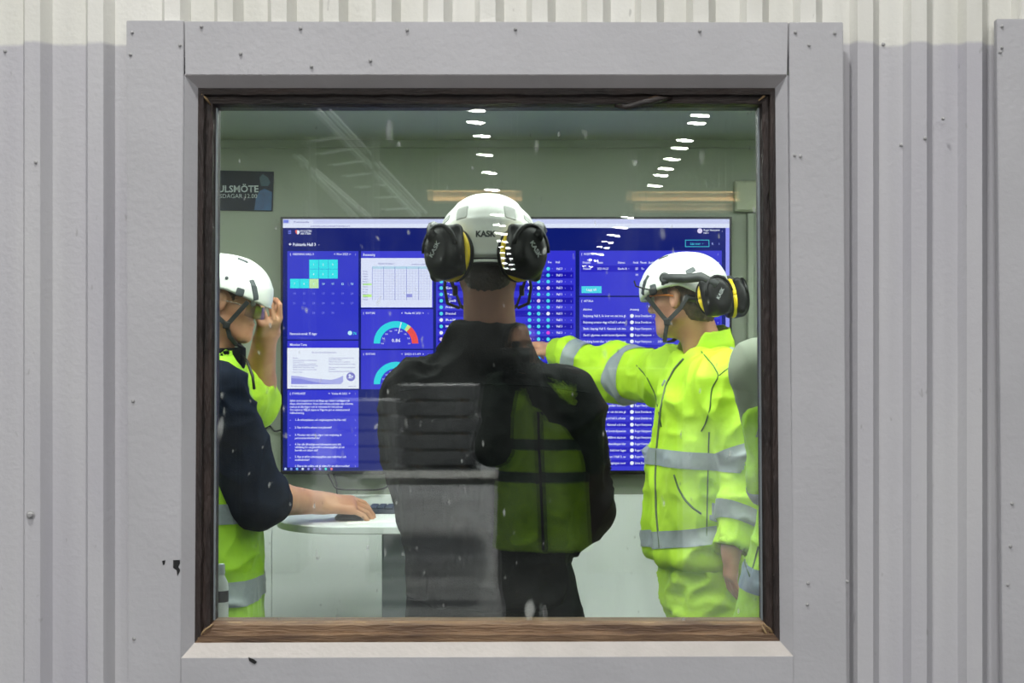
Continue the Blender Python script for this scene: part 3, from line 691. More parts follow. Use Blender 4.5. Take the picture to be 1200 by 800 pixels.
# gauges
def gauge(cx, cy, title, when, ty, val):
    def arc(a0, a1, r0=18.6, r1=26.2, n=14):
        out = []
        for k in range(n):
            u, v = math.radians(a0 + (a1-a0)*k/n), math.radians(a0 + (a1-a0)*(k+1)/n)
            out.append([(cx + r0*math.cos(u), cy - r0*math.sin(u)), (cx + r1*math.cos(u), cy - r1*math.sin(u)), (cx + r1*math.cos(v), cy - r1*math.sin(v)), (cx + r0*math.cos(v), cy - r0*math.sin(v))])
        return out
    spoly('gauge_arc', arc(180, 58), (50, 214, 232)); spoly('gauge_arc', arc(58, 48, n=3), (214, 226, 150)); spoly('gauge_arc', arc(48, 0, n=8), (240, 84, 84))
    d = math.radians(76); q = (math.cos(d), -math.sin(d)); s = (q[1]*0.55, -q[0]*0.55)
    spoly('gauge_needle', [[(cx + q[0]*12 + s[0], cy + q[1]*12 + s[1]), (cx + q[0]*25.5 + s[0], cy + q[1]*25.5 + s[1]), (cx + q[0]*25.5 - s[0], cy + q[1]*25.5 - s[1]), (cx + q[0]*12 - s[0], cy + q[1]*12 - s[1])]], WHT, 3)
    tick = [(str(round(0.2*k, 1)), cx + 15.6*math.cos(math.pi*(1 - k/8)) - 1.6, cy - 15.6*math.sin(math.pi*(1 - k/8)) + 0.8, 1.7, None) for k in range(9)]
    stext([(title, 428.5, ty, 2.4, 11), (when, 474, ty, 2.4, 19 if len(when) > 9 else 15), ('<', 470, ty, 2.2, None), ('>', 495, ty, 2.2, None), (':', 501.5, ty, 2.4, None), ('(', 425.3, ty, 2.4, None), (val, cx - 5.2, cy - 1.6, 4.2, 10.5)] + tick)
srect('dashboard_panel', 423, 362, 507.5, 408.5, (62, 62, 212)); gauge(464, 402.3, 'KVOT BAS', 'Vecka 46 2021', 367.8, '0.86')
srect('dashboard_panel', 423, 410, 507.5, 456, (58, 58, 208)); gauge(464, 450, 'KVOT DAG', '2021-11-09', 415.8, '0.78')
# roll-call list
srect('dashboard_panel', 511, 293.5, 674.5, 551, PAN2)
cy_, pk, mg, wh, dt, nm_, rows = [], [], [], [], [], [], []
names = ['Anders', 'Björn', 'Tomas', 'Emil', 'Per', 'Kjell', 'Fredrik', 'Daniel', 'Rolf', 'Mikael', 'Stefan', 'Jonas']
for k in range(31):
    y = 314.8 + 7.5*k
    if k % 2: rows.append([(513, y - 3.7), (672, y - 3.7), (672, y + 3.7), (513, y + 3.7)])
    for j, x in enumerate((517, 620.5, 631.2, 642.4)):
        rr = random.Random(k*7 + j).random()
        t = cy_ if rr < 0.66 else pk if rr < 0.9 else wh
        if (k, j) in ((10, 3), (12, 3)): t = mg
        t.append(disc(x, y, 2.15, 10))
        if j: dt.append(disc(x + 5, y, 0.55, 6))
    nm_.append((names[k % 12], 522, y + 1.1, 2.6, 12)); nm_.append(('Hall 3', 652, y + 1.1, 2.7, 7)); nm_.append(('v', 662, y + .6, 1.2, None)); nm_.append((':', 669, y + 1.2, 2.6, None))
spoly('list_rows', rows, (30, 24, 178), 2); spoly('status_dots', cy_, (84, 216, 244), 3); spoly('status_dots', pk, (226, 196, 240), 3); spoly('status_dots', mg, (226, 70, 222), 3); spoly('status_dots', wh, (240, 240, 255), 3); spoly('menu_dots', dt, (150, 150, 240), 3)
stext(nm_ + [('Fre', 642, 308.2, 2.4, 4.5), ('Hall', 651, 308.2, 2.4, 5), ('Tor', 630, 308.2, 2.4, 4.5), ('Namn', 521, 308.2, 2.4, 9), (':', 671.5, 299, 2.8, None)])
# report form
srect('dashboard_panel', 679, 293.5, 846, 346.2, PAN)
stext([('PROJEKTREDOVISNING', 684.2, 298.6, 2.4, 23), ('(', 681, 298.6, 2.6, None), (':', 841, 298.6, 2.8, None), ('Projekt', 683, 308.6, 2.5, 9), ('Datum', 700, 308.6, 2.5, 6.5), ('Status', 724, 308.6, 2.5, 8.5), ('Antal', 742, 308.6, 2.5, 6), ('Planerat', 750.5, 308.6, 2.5, 7.5), ('Avvikelse', 760, 308.6, 2.5, 11), ('Mer', 837, 308.6, 2.5, 6), ('Pulsen', 683.5, 315.8, 2.4, 9), ('2021-06-21', 700, 315.8, 2.5, 13), ('Skede1A', 724, 315.8, 2.5, 11), ('v', 736.5, 315.2, 1.2, None), ('25', 744.5, 315.8, 2.5, None), ('Te', 751.5, 315.8, 2.2, None), ('10', 744.5, 323, 2.5, None)])
srect('form_row', 681, 311, 844, 318.4, (44, 40, 196), 2); srect('form_button', 681.5, 335.2, 705, 343.2, (84, 214, 240), 2); stext([('Lägg till', 687, 340.4, 2.5, 12)])
# task list
srect('dashboard_panel', 679, 348, 846, 551, PAN)
stext([('AKTUELLA', 684.2, 353.6, 2.4, 11), ('(', 681, 353.6, 2.6, None), ('Aktivitet', 683.2, 363.6, 2.5, 10.5), ('Ansvarig', 738.3, 363.6, 2.5, 10.5), (':', 841, 353.6, 2.8, None)])
T1 = ['Belysning Hall 3. Se över om det inte gå', 'Belysning armatur vägg vid hall 3, arbetar', 'Bänk i kapsåg Hall 3. Gammal och inte', 'Sladd i gipsmas, ersätt kontrollpanelen', 'Städning kontroller. Luftfiltret ska bort', 'Ventilgasen pens. Att avhandlingen klar', 'Hål i golvet vid porten behöver lagas', 'Tak läcker vid traversen i Hall 3, se', 'Skyltar saknas vid nödutgången norr', 'Behöver beställa nya filter för fläkt', 'Mått på ställning för gjutformen, ny', 'Se till att åtgärden blir utförd omgående', 'Laga trappan upp till traversbanan', 'Brandsläckare saknas vid verkstaden', 'Ny belysning vid långsidan beställs']
tl, av, rr_ = [], [], []
for k in range(24):
    y = 370 + 7.5*k; who = 'Linus Davidsson' if k in (0, 1, 15, 16, 23) else 'Roger Henrysson'
    tl += [(T1[k % 15], 683.5, y + 1.2, 2.7, 50), (who, 744, y + 1.2, 2.7, 19.5), ('v', 765.5, y + .6, 1.2, None), ('2021-09-01', 771, y + 1.2, 2.5, 13), ('v', 800, y + .6, 1.2, None), ('Pågår', 806, y + 1.2, 2.5, 10), (':', 841, y + 1.2, 2.6, None)]
    av.append(disc(740.6, y, 2.3, 10))
    if k % 2: rr_.append([(681, y - 3.7), (844, y - 3.7), (844, y + 3.7), (681, y + 3.7)])
spoly('list_rows', rr_, (40, 36, 192), 2); spoly('avatar_dots', av, (240, 240, 255), 3); stext(tl)
# header at the right
spoly('avatar', [disc(820.3, 270.3, 3, 16)], (228, 214, 250)); stext([('Roger Henrysson', 824.6, 270.4, 2.3, 19), ('Hall 3', 824.6, 273.6, 2.0, 6), ('v', 846, 271.4, 1.5, None)])
bx = [(803, 281), (831, 281), (831, 289), (803, 289)]
spoly('outline_button', [[(803, 280.8), (831.3, 280.8), (831.3, 281.5), (803, 281.5)], [(803, 288.5), (831.3, 288.5), (831.3, 289.2), (803, 289.2)], [(803, 281.5), (803.7, 281.5), (803.7, 288.5), (803, 288.5)], [(830.6, 281.5), (831.3, 281.5), (831.3, 288.5), (830.6, 288.5)]], (70, 200, 226))
stext([('Läs mer', 809, 286.6, 2.7, 12), ('v', 823, 286, 1.6, None)], (70, 200, 226)); stext([('R', 834, 286.8, 2.8, None), ('i', 842.5, 286.8, 2.8, None)], (150, 160, 230))

# cables under the screen
def cable(name, pts, r, label, m=M_BLACK, group=None):
    P = [np.array(q) for q in pts]; S = []
    for i in range(len(P) - 1):
        p0, p1, p2, p3 = P[max(i-1, 0)], P[i], P[i+1], P[min(i+2, len(P)-1)]
        for k in range(6):
            t = k / 6; S.append(0.5*((2*p1) + (p2-p0)*t + (2*p0-5*p1+4*p2-p3)*t*t + (3*p1-p0-3*p2+p3)*t**3))
    S.append(P[-1]); b = B().tube(S, r, 8); return tag(b.build(name, m, None, smooth=True), label, 'cable', group)
cable('cable', [W(383, 553, 5.40), W(388, 562, 5.38), W(395, 572, 5.36), W(414, 573.5, 5.36), W(446, 573, 5.37), W(458, 566, 5.39), W(470, 553, 5.40)], 0.0035, 'black cable hanging in a loop under the left half of the screen')
cable('cable', [W(390, 553, 5.40), W(394, 566, 5.39), W(395, 576, 5.39), W(395.5, 590, 5.38)], 0.0035, 'black cable dropping straight down from the screen to behind the desk')
cable('cable', [W(331, 503, 5.41), W(322, 505, 5.40), W(316, 499, 5.41), W(310, 503, 5.41)], 0.0035, 'short black cable at the left edge of the screen')

# ------------------------------------------------------------------ standing desk and what lies on it
ZT = 0.985
desk = empty('standing_desk', (-0.45, 4.9, 0), 'white standing desk with a rounded corner under the left half of the screen', 'desk')
pl_ = [(W(327, 609, 4.69)[0], 5.12), (W(326, 609, 4.72)[0], 4.85)]
ax, ay, r_ = pl_[1][0], 4.48, 0.24
pl_ += [(ax + r_ - r_*math.cos(t), ay + r_ - r_*math.sin(t)) for t in np.linspace(0.15, math.pi/2, 12)]
xe = W(566, 617, 4.48)[0]
pl_ += [(xe - 0.03, 4.48), (xe, 4.51), (xe, 5.12)]
B().prism(pl_, 'z', ZT - 0.024, ZT, 0.003).build('desk_top', M_WHITE, desk)
M_GREY = mat('blue_grey_laminate', (132, 138, 150), 0.5, 0.04, 5)
x0 = W(453, 660, 4.85)[0]; x1 = W(481, 660, 4.85)[0]
B().box(x0, x1, 4.68, 5.02, 0.02, ZT - 0.024, 0.003).build('leg_panel', M_GREY, desk)
B().box(x0 - 0.08, x1 + 0.08, 4.56, 5.10, 0.0, 0.02, 0.004).build('foot_plate', M_GREY, desk)
B().box(xe - 0.10, xe - 0.03, 4.68, 5.02, 0.0, ZT - 0.024, 0.003).build('leg_panel', M_GREY, desk)
# papers
def paper(px, py, w, d, rot, z, label):
    p = W(px, py, (EYE - z) * F / (py - CY)); c, s = math.cos(rot), math.sin(rot)
    b = B(); pts = [(p[0] + u*c - v*s, p[1] + u*s + v*c) for u, v in ((-w/2, -d/2), (w/2, -d/2), (w/2, d/2), (-w/2, d/2))]
    b.prism(pts, 'z', z, z + 0.0012); return tag(b.build('paper_sheet', mat('white_paper', (240, 242, 238), 0.7, 0.01, 10)), label, 'paper', 'paper sheets on the desk')
paper(446, 610, 0.21, 0.148, 0.06, ZT, 'white paper sheet lying under the other one on the desk')
paper(462, 606, 0.21, 0.16, -0.10, ZT + 0.0014, 'white paper sheet lying on top on the desk by the mouse hand')
# keyboard
kp = W(456, 602, (EYE - ZT) * F / (602 - CY))
kb = empty('keyboard', (kp[0], kp[1], ZT), 'dark blue-grey keyboard at the back of the desk', 'keyboard')
M_KEY = mat('blue_grey_keys', (62, 74, 98), 0.5, 0.08, 20)
B().box(kp[0] - 0.075, kp[0] + 0.33, kp[1] - 0.02, kp[1] + 0.115, ZT + 0.002, ZT + 0.018, 0.003).build('case', mat('dark_blue_case', (46, 54, 72), 0.5, 0.06, 12), kb)
km = None
for r in range(4):
    for c in range(14):
        x = kp[0] - 0.068 + c*0.028; y = kp[1] - 0.012 + r*0.03
        if km is None:
            ko = B().box(x, x + 0.024, y, y + 0.025, ZT + 0.018, ZT + 0.025, 0.002, 1).build('key', M_KEY, kb); km = ko; kx, ky = x, y
        else:
            q = km.copy(); C.objects.link(q); q.parent = kb; q.location = km.location + Vector((x - kx, y - ky, 0))
# mouse under the hand
mp_ = W(412, 607.5, 4.66)
mo = empty('computer_mouse', (mp_[0], mp_[1], ZT), 'dark computer mouse under the hand on the desk', 'mouse')
v = Vox((mp_[0]-0.08, mp_[1]-0.06, ZT), (mp_[0]+0.08, mp_[1]+0.06, ZT+0.06), 0.003)
v.ell((mp_[0], mp_[1], ZT + 0.006), (0.056, 0.031, 0.024), k=0).half((0, 0, ZT + 0.001), (0, 0, -1))
solid('shell', v, M_BLACK, mo)
B().tube([(mp_[0]+0.028, mp_[1], ZT+0.022), (mp_[0]+0.036, mp_[1], ZT+0.020)], 0.004, 8).build('scroll_wheel', M_GREY, mo)

# bottle on the inside ledge
bp_ = W(259.5, 733, 3.40)
ledge = B().box(ci[0], ci[1], 3.24, 3.50, bp_[2] - 0.03, bp_[2] - 0.004, 0.003)
struct('trim_4', ledge, M_SILL)
bt = empty('spray_bottle', (bp_[0], 3.40, bp_[2] - 0.004), 'white plastic bottle with a black label standing on the inner window ledge', 'bottle')
r_ = 0.0165; zb = bp_[2] - 0.004; k = 3.40 / F
B().lathe([(r_*0.9, 0), (r_, 0.004), (r_, 0.095), (r_*0.92, 0.108), (r_*0.5, 0.122), (r_*0.42, 0.126)], (bp_[0], 3.40, zb), 24).build('bottle_body', mat('white_bottle_plastic', (214, 222, 222), 0.35, 0.02, 10), bt, auto=40)
B().lathe([(r_*0.46, 0.126), (r_*0.5, 0.128), (r_*0.5, 0.148), (r_*0.4, 0.152)], (bp_[0], 3.40, zb), 20).build('cap', mat('pale_cap', (190, 200, 205), 0.4, 0.02, 10), bt, auto=40)
B().lathe([(r_*1.01, 0.062), (r_*1.03, 0.063), (r_*1.03, 0.088), (r_*1.01, 0.089)], (bp_[0], 3.40, zb), 24).build('label_band', mat('black_label', (34, 32, 32), 0.5, 0.1, 60), bt, auto=40)

# ------------------------------------------------------------------ the hall on the camera's side: seen only in the glass, and the source of the light on the wall
def V_(px, py, depth):
    """world point whose mirror image in the glass is seen at pixel (px, py) when it hangs `depth` away along the reflected ray"""
    p = W(px, py, depth); return np.array([p[0], 2*YG - depth, p[2]])
M_HWALL = mat('hall_wall_sheet', (48, 50, 54), 0.6, 0.1, 0.6)
M_ROOF = mat('hall_roof', (38, 40, 42), 0.7, 0.1, 0.4)
struct('wall_hall_left', B().box(-9.3, -9.0, -100, 5.6, 0, HALL_TOP), M_HWALL)
struct('wall_hall_right', B().box(10.0, 10.3, -100, 5.6, 0, HALL_TOP), M_HWALL)
struct('wall_hall_end', B().box(-9.3, 10.3, -100.3, -100, 0, HALL_TOP), mat('hall_end_sheet', (70, 72, 76), 0.6, 0.1, 0.6))
struct('roof_hall', B().box(-9.3, 10.3, -100.3, 5.6, HALL_TOP, HALL_TOP + 0.2), M_ROOF)
LZ = 7.5
M_LENS = emis('hall_lamp_lens', (1.0, 0.985, 0.95), HALL_LAMP, True)
M_LH = mat('lamp_housing', (150, 150, 150), 0.4, 0.03, 8)
lamp0 = None
def hall_lamp(x, y, label, group, strong=1.0):
    global lamp0
    if lamp0 is None:
        r = empty('high_bay_lamp', (x, y, LZ), label, 'lamp', group)
        B().lathe([(0.08, 0.16), (0.10, 0.10), (0.15, 0.04), (0.155, 0.0)], (x, y, LZ), 20).build('lamp_housing', M_LH, r, auto=40)
        B().lathe([(0.15, -0.003), (0.14, -0.012), (0.08, -0.020), (0.01, -0.022)], (x, y, LZ), 20).build('lens', M_LENS, r, smooth=True)
        B().tube([(x, y, LZ + 0.15), (x, y, HALL_TOP)], 0.012, 6).build('suspension_rod', M_LH, r)
        lamp0 = r
    else:
        r = lamp0.copy(); C.objects.link(r); r.location = (x, y, LZ); tag(r, label, 'lamp', group)
        for ch in lamp0.children:
            if ch.type != 'MESH': continue
            c = ch.copy(); C.objects.link(c); c.parent = r
    return r
ORD = ['first', 'second', 'third', 'fourth', 'fifth', 'sixth', 'seventh', 'eighth', 'ninth', 'tenth', 'eleventh', 'twelfth', 'thirteenth', 'fourteenth', 'fifteenth', 'sixteenth', 'seventeenth']
far_l = [(561, 131), (561, 145), (568, 161), (572, 183), (577, 204), (580, 224), (584, 240), (586, 253), (589, 265), (591, 275), (593, 284), (595, 291), (596.5, 298), (598, 304), (599.5, 310), (601, 316)]
far_r = [(824, 137), (820, 146), (806, 166), (800, 175), (791, 188), (784, 199), (778, 207), (771, 219), (757, 237), (739, 256), (731, 268), (723, 277), (716, 285), (711, 291), (704, 299), (699, 306), (692, 313)]
for row, grp, lb in ((far_l, 'hall lamps mirrored above the middle helmet', '%s hall lamp from the top in the mirrored row running down onto the middle helmet'), (far_r, 'hall lamps mirrored at the right', '%s hall lamp from the top in the slanting mirrored row at the right')):
    for k, (px, py) in enumerate(row):
        d = F * (LZ - 0.03 - EYE) / (CY - py); p = V_(px, py, d); hall_lamp(p[0], p[1], lb % ORD[k], grp)
# near lamps of the same rows, plus a left row added for side light
for x, w, nm in ((-6.4, 0.85, 'added left'), (-0.95, 1.0, 'middle'), (4.7, 0.95, 'right')):
    for k, y in enumerate((0.9, -5.0, -11.0, -16.5, -22.0)):
        r = hall_lamp(x, y, 'round white hall lamp behind the camera, %s from the window in the %s row' % (ORD[k], nm), 'hall lamps behind the camera, %s row' % nm)
        area_light('lamp_light', (0, 0, -0.10), 0.40, NEAR_LAMP * w * ((0.85 if nm == 'middle' else 0.2), 0.4, 1.0, 1.5, 1.8)[k], r, (1.0, 0.985, 0.955))

# overhead crane girders, mirrored as tan bands
M_CRANE = mat('tan_crane_paint', (206, 160, 104), 0.5, 0.1, 1.5)
def girder(px0, px1, py0, py1, depth, label):
    a, b_ = V_(px0, py0, depth), V_(px1, py1, depth); w = abs(b_[0] - a[0]); y = a[1]
    r = empty('crane_girder', ((a[0] + b_[0]) / 2, y, b_[2]), label, 'crane girder')
    B().box(a[0], b_[0], y - 0.35, y, b_[2] + 0.03, a[2] - 0.03).build('web_plate', M_CRANE, r)
    for z in (b_[2], a[2] - 0.03): B().box(a[0], b_[0], y - 0.45, y + 0.06, z, z + 0.03).build('flange', M_CRANE, r)
    for k in range(5):
        x = a[0] + (k + 0.5) * w / 5; B().box(x - 0.015, x + 0.015, y, y + 0.05, b_[2] + 0.03, a[2] - 0.03).build('stiffener', M_CRANE, r)
    for x in (a[0] + 0.1, b_[0] - 0.1): B().tube([(x, y - 0.2, a[2]), (x, y - 0.2, HALL_TOP)], 0.008, 6).build('hanger_rod', M_BLACK, r)
girder(508, 612, 224, 236, 30, 'tan crane girder mirrored just above the middle helmet')
girder(742, 866, 225, 236, 30, 'upper tan crane girder mirrored above the right end of the screen')
girder(752, 858, 239, 247, 27, 'lower tan crane girder mirrored above the right end of the screen')
# inclined conveyor frame mirrored as pale slanting lines
M_PALE = mat('pale_steel_paint', (205, 210, 212), 0.45, 0.04, 2)
cv = empty('conveyor_frame', V_(430, 190, 17) * np.array([1, 1, 0]), 'pale slanting steel conveyor frame mirrored at the upper left of the glass', 'conveyor')
for (a, b_, r) in (((372, 128), (492, 254), 0.030), ((386, 128), (500, 250), 0.018), ((350, 182), (436, 256), 0.026), ((357, 192), (420, 256), 0.02)):
    B().tube([V_(*a, 17), V_(*b_, 17)], r, 8).build('rail', M_PALE, cv)
for k in range(7):
    t = k / 6; a = np.array((360 + 92*t, 168 + 78*t)); b_ = np.array((404 + 80*t, 160 + 84*t)); B().tube([V_(*a, 17.1), V_(*b_, 17.1)], 0.012, 6).build('cross_bar', M_PALE, cv)
for px in (366, 440): 
    p = V_(px, 200, 17); B().tube([(p[0], p[1], 0), (p[0], p[1], p[2] + 0.4)], 0.05, 8).build('post', mat('dark_post', (84, 88, 92), 0.5), cv)
# stacks of grey slabs on the hall floor behind the photographer
M_SLAB = mat('grey_slab', (138, 140, 146), 0.6, 0.12, 4, rgb2=(92, 94, 100))
def slab_stack(px0, px1, pyt, depth, n, th, label, gap=0.03):
    a = V_(px0, pyt, depth); b_ = V_(px1, pyt, depth); z = a[2]; y = a[1]
    for k in range(n):
        o = random.uniform(-0.06, 0.06); zt = z - k * (th + gap)
        if zt - th < 0: break
        s = empty('slab', ((a[0]+b_[0])/2, y - 0.4, zt - th), label % ('topmost', 'second', 'third', 'fourth', 'fifth', 'sixth', 'seventh')[k], 'slab', 'grey slabs stacked in the hall')
        B().box(a[0] + o, b_[0] + o, y - 1.0, y, zt - th, zt, 0.004).build('slab_board', M_SLAB, s)
        if zt - th - gap >= 0:
            for x in (a[0] + 0.12, b_[0] - 0.16): B().box(x, x + 0.06, y - 0.98, y - 0.02, zt - th - gap, zt - th).build('spacer_lath', mat('lath_wood', (120, 96, 70), 0.7, 0.1, 8), s)
slab_stack(470, 562, 452, 12.0, 6, 0.11, 'pale grey slab, %s in the stack mirrored on the dark jacket')
slab_stack(395, 466, 470, 14.5, 5, 0.13, 'pale grey slab, %s in the stack mirrored beside the dark jacket')
bn = V_(520, 560, 9.5); 
wb_ = empty('work_bench', (bn[0], bn[1], 0), 'grey steel work bench mirrored low on the dark jacket', 'work bench')
B().box(bn[0]-0.55, bn[0]+0.42, bn[1]-0.6, bn[1], bn[2]-0.05, bn[2], 0.005).build('bench_top', M_METAL, wb_)
for dx in (-0.5, 0.36):
    for dy in (-0.55, -0.06): B().box(bn[0]+dx, bn[0]+dx+0.05, bn[1]+dy, bn[1]+dy+0.05, 0, bn[2]-0.05).build('leg', M_METAL, wb_)

# dark cabinet and crate added to hide the bright hall floor in the glass
def block(name, px0, px1, pyt, depth, deep, m, label, cat, doors):
    a, b_ = V_(px0, pyt, depth), V_(px1, pyt, depth); y = a[1]
    r = empty(name, ((a[0]+b_[0])/2, y - deep/2, 0), label, cat)
    B().box(a[0], b_[0], y - deep, y, 0.0, a[2], 0.006).build('body', m, r)
    w = (b_[0] - a[0]) / doors
    for k in range(doors):
        B().box(a[0] + k*w + 0.012, a[0] + (k+1)*w - 0.012, y, y + 0.02, 0.05, a[2] - 0.04, 0.003).build('door' if name == 'added_cabinet' else 'front_board', m, r)
block('added_cabinet', 215, 352, 395, 10.0, 0.6, mat('dark_cabinet_paint', (34, 38, 46), 0.5, 0.05, 4), 'dark steel cabinet added to darken the glass over the navy sleeve at the left', 'cabinet', 2)
block('added_crate', 668, 800, 432, 10.0, 0.8, mat('dark_brown_crate', (66, 52, 44), 0.7, 0.1, 6), 'brown wooden crate added to darken the glass beside the right elbow of the dark jacket', 'crate', 4)

# ------------------------------------------------------------------ people
A = np.array
M_SKIN = mat('skin', (206, 156, 128), 0.5, 0.06, 14, 0.05, 120, rgb2=(188, 128, 104))
M_SKIN2 = mat('tanned_skin', (198, 150, 118), 0.5, 0.06, 14, 0.05, 120, rgb2=(176, 120, 92))
M_HAIR = mat('dark_brown_hair', (46, 34, 28), 0.6, 0.2, 40, 0.4, 200)
M_HAIRL = mat('short_brown_hair', (104, 82, 62), 0.6, 0.2, 60, 0.4, 220)
M_HV = mat('hi_vis_yellow', (188, 230, 44), 0.65, 0.04, 12, 0.4, 24, rgb2=(176, 220, 34))
M_HVD = mat('hi_vis_green', (168, 220, 36), 0.6, 0.05, 12, 0.3, 24)
M_REFL = mat('reflective_tape', (150, 158, 164), 0.4, 0.04, 90, 0.05, 200)
M_NAVY = mat('navy_fabric', (16, 24, 40), 0.75, 0.1, 30, 0.2, 220, spec=0.08)
M_DARK = mat('black_jacket_fabric', (15, 17, 19), 0.75, 0.1, 30, 0.2, 220, spec=0.08)
M_DARKG = mat('charcoal_green_fabric', (52, 62, 56), 0.75, 0.1, 30, 0.2, 220, spec=0.08)
M_TROU = mat('dark_trousers', (20, 24, 26), 0.8, 0.1, 30, 0.2, 220, spec=0.08)
M_HELM = mat('white_helmet_shell', (224, 226, 222), 0.32, 0.02, 20)
M_VENT = mat('dark_vent', (64, 70, 74), 0.5, 0.05, 30)
M_VENTL = mat('grey_vent', (176, 178, 174), 0.5, 0.05, 30)
M_STRAP = mat('dark_grey_strap', (52, 54, 56), 0.6, 0.05, 60)
M_MUFF = mat('black_earmuff', (11, 11, 13), 0.42, 0.05, 30, spec=0.25)
M_YEL = mat('yellow_ring', (236, 204, 24), 0.45, 0.03, 20)
M_PIPE = mat('green_piping', (60, 92, 40), 0.6, 0.05, 40)
M_ZIP = mat('grey_green_zip', (92, 108, 84), 0.5, 0.05, 60)
M_EYE = mat('eye_white', (225, 222, 215), 0.2, 0.01, 10)
M_MARK = mat('dark_print', (60, 64, 66), 0.5, 0.02, 20)
M_MARKL = mat('light_print', (150, 154, 156), 0.5, 0.02, 20)
def glass_thin():
    m = bpy.data.materials.new('clear_goggle_plastic'); m.use_nodes = True; nt = m.node_tree; nt.nodes.clear()
    o = nt.nodes.new('ShaderNodeOutputMaterial'); t = nt.nodes.new('ShaderNodeBsdfTransparent'); g = nt.nodes.new('ShaderNodeBsdfGlossy'); g.inputs['Roughness'].default_value = 0.08
    t.inputs[0].default_value = (0.9, 0.93, 0.95, 1); x = nt.nodes.new('ShaderNodeMixShader'); x.inputs[0].default_value = 0.16
    nt.links.new(t.outputs[0], x.inputs[1]); nt.links.new(g.outputs[0], x.inputs[2]); nt.links.new(x.outputs[0], o.inputs[0]); return m
M_CLEAR = glass_thin()

def head_sdf(v, o, R):
    P = lambda x, y, z: o + R @ np.array([x, y, z], float)
    v.ell(P(0, -0.012, 0.035), (0.077, 0.098, 0.085), R, 0.0)
    v.ell(P(0, 0.028, -0.030), (0.062, 0.066, 0.088), R, 0.03)
    v.ell(P(0, 0.050, -0.085), (0.044, 0.044, 0.030), R, 0.025)
    v.ell(P(0, 0.080, -0.100), (0.020, 0.016, 0.016), R, 0.02)
    for s in (-1, 1):
        v.cone(P(s*0.056, 0.0, -0.06), P(s*0.03, 0.06, -0.098), 0.016, 0.014, 0.02)     # jaw line
        v.ell(P(s*0.040, 0.062, -0.020), (0.022, 0.022, 0.018), R, 0.02)                # cheek
    v.ell(P(0, 0.078, 0.032), (0.052, 0.018, 0.013), R, 0.02)                           # brow
    for s in (-1, 1): v.ell(P(s*0.032, 0.099, 0.010), (0.017, 0.014, 0.012), R, 0.012, 's')
    v.cone(P(0, 0.088, 0.018), P(0, 0.112, -0.024), 0.008, 0.0125, 0.012)
    for s in (-1, 1): v.ell(P(s*0.012, 0.101, -0.029), (0.009, 0.010, 0.008), R, 0.006)
    v.ell(P(0, 0.090, -0.055), (0.024, 0.011, 0.0065), R, 0.006); v.ell(P(0, 0.088, -0.069), (0.021, 0.011, 0.007), R, 0.006)
    v.box(P(0, 0.104, -0.0615), (0.022, 0.012, 0.0010), R, 0.0008, 0.003, 's')
    for s in (-1, 1):
        v.ell(P(s*0.080, -0.006, -0.002), (0.010, 0.019, 0.033), R, 0.008); v.ell(P(s*0.089, 0.001, 0.0), (0.007, 0.010, 0.020), R, 0.004, 's')

def hand_sdf(v, wrist, d, n, side, curls, thumb=(0.5, 0.6, 0.35), sc=1.0, tcurl=0.5):
    """wrist point, direction d to the knuckles, palm normal n, thumb on side*across; curls = four (a, b, c) bend angles"""
    d = nrm(d); n = nrm(np.array(n, float) - d*np.dot(n, d)); a = np.cross(d, n); R = np.stack([a, d, n], 1)
    w = np.array(wrist, float)
    v.box(w + d*0.050*sc, np.array((0.038, 0.047, 0.0150))*sc, R, 0.0145*sc, 0.02)
    v.cone(w - d*0.02, w + d*0.03*sc, 0.026*sc, 0.024*sc, 0.02)
    L = [(0.038, 0.024, 0.019), (0.043, 0.028, 0.021), (0.040, 0.026, 0.020), (0.031, 0.019, 0.017)]
    for i in range(4):
        off = (0.032 - 0.0213*i) * side * sc
        p = w + d*(0.094 - 0.004*abs(i - 1))*sc + a*off; ang = 0.0; r = (0.0090, 0.0092, 0.0088, 0.0080)[i]*sc
        v.cone(w + d*0.04*sc + a*off*0.8, p, 0.0105*sc, r*1.15, 0.004)
        for j in range(3):
            ang += curls[i][j]; q = p + (d*math.cos(ang) + n*math.sin(ang) + a*side*(0.09*(1.5 - i))) * L[i][j]*sc
            v.cone(p, q, r, r*0.9, 0.001); p = q; r *= 0.9
    t = w + d*0.022*sc + a*side*0.032*sc + n*0.006; dirv = nrm(d*thumb[0] + a*side*thumb[1] + n*thumb[2])
    q = t + dirv*0.042*sc; v.cone(w + d*0.03*sc + a*side*0.02*sc, t, 0.016*sc, 0.016*sc, 0.012); v.cone(t, q, 0.0155*sc, 0.0115*sc, 0.012)
    d2 = nrm(dirv + d*tcurl); q2 = q + d2*0.030*sc; v.cone(q, q2, 0.0112*sc, 0.0105*sc, 0.005); q3 = q2 + nrm(d2 + n*0.3)*0.024*sc; v.cone(q2, q3, 0.0105*sc, 0.009*sc, 0.004)

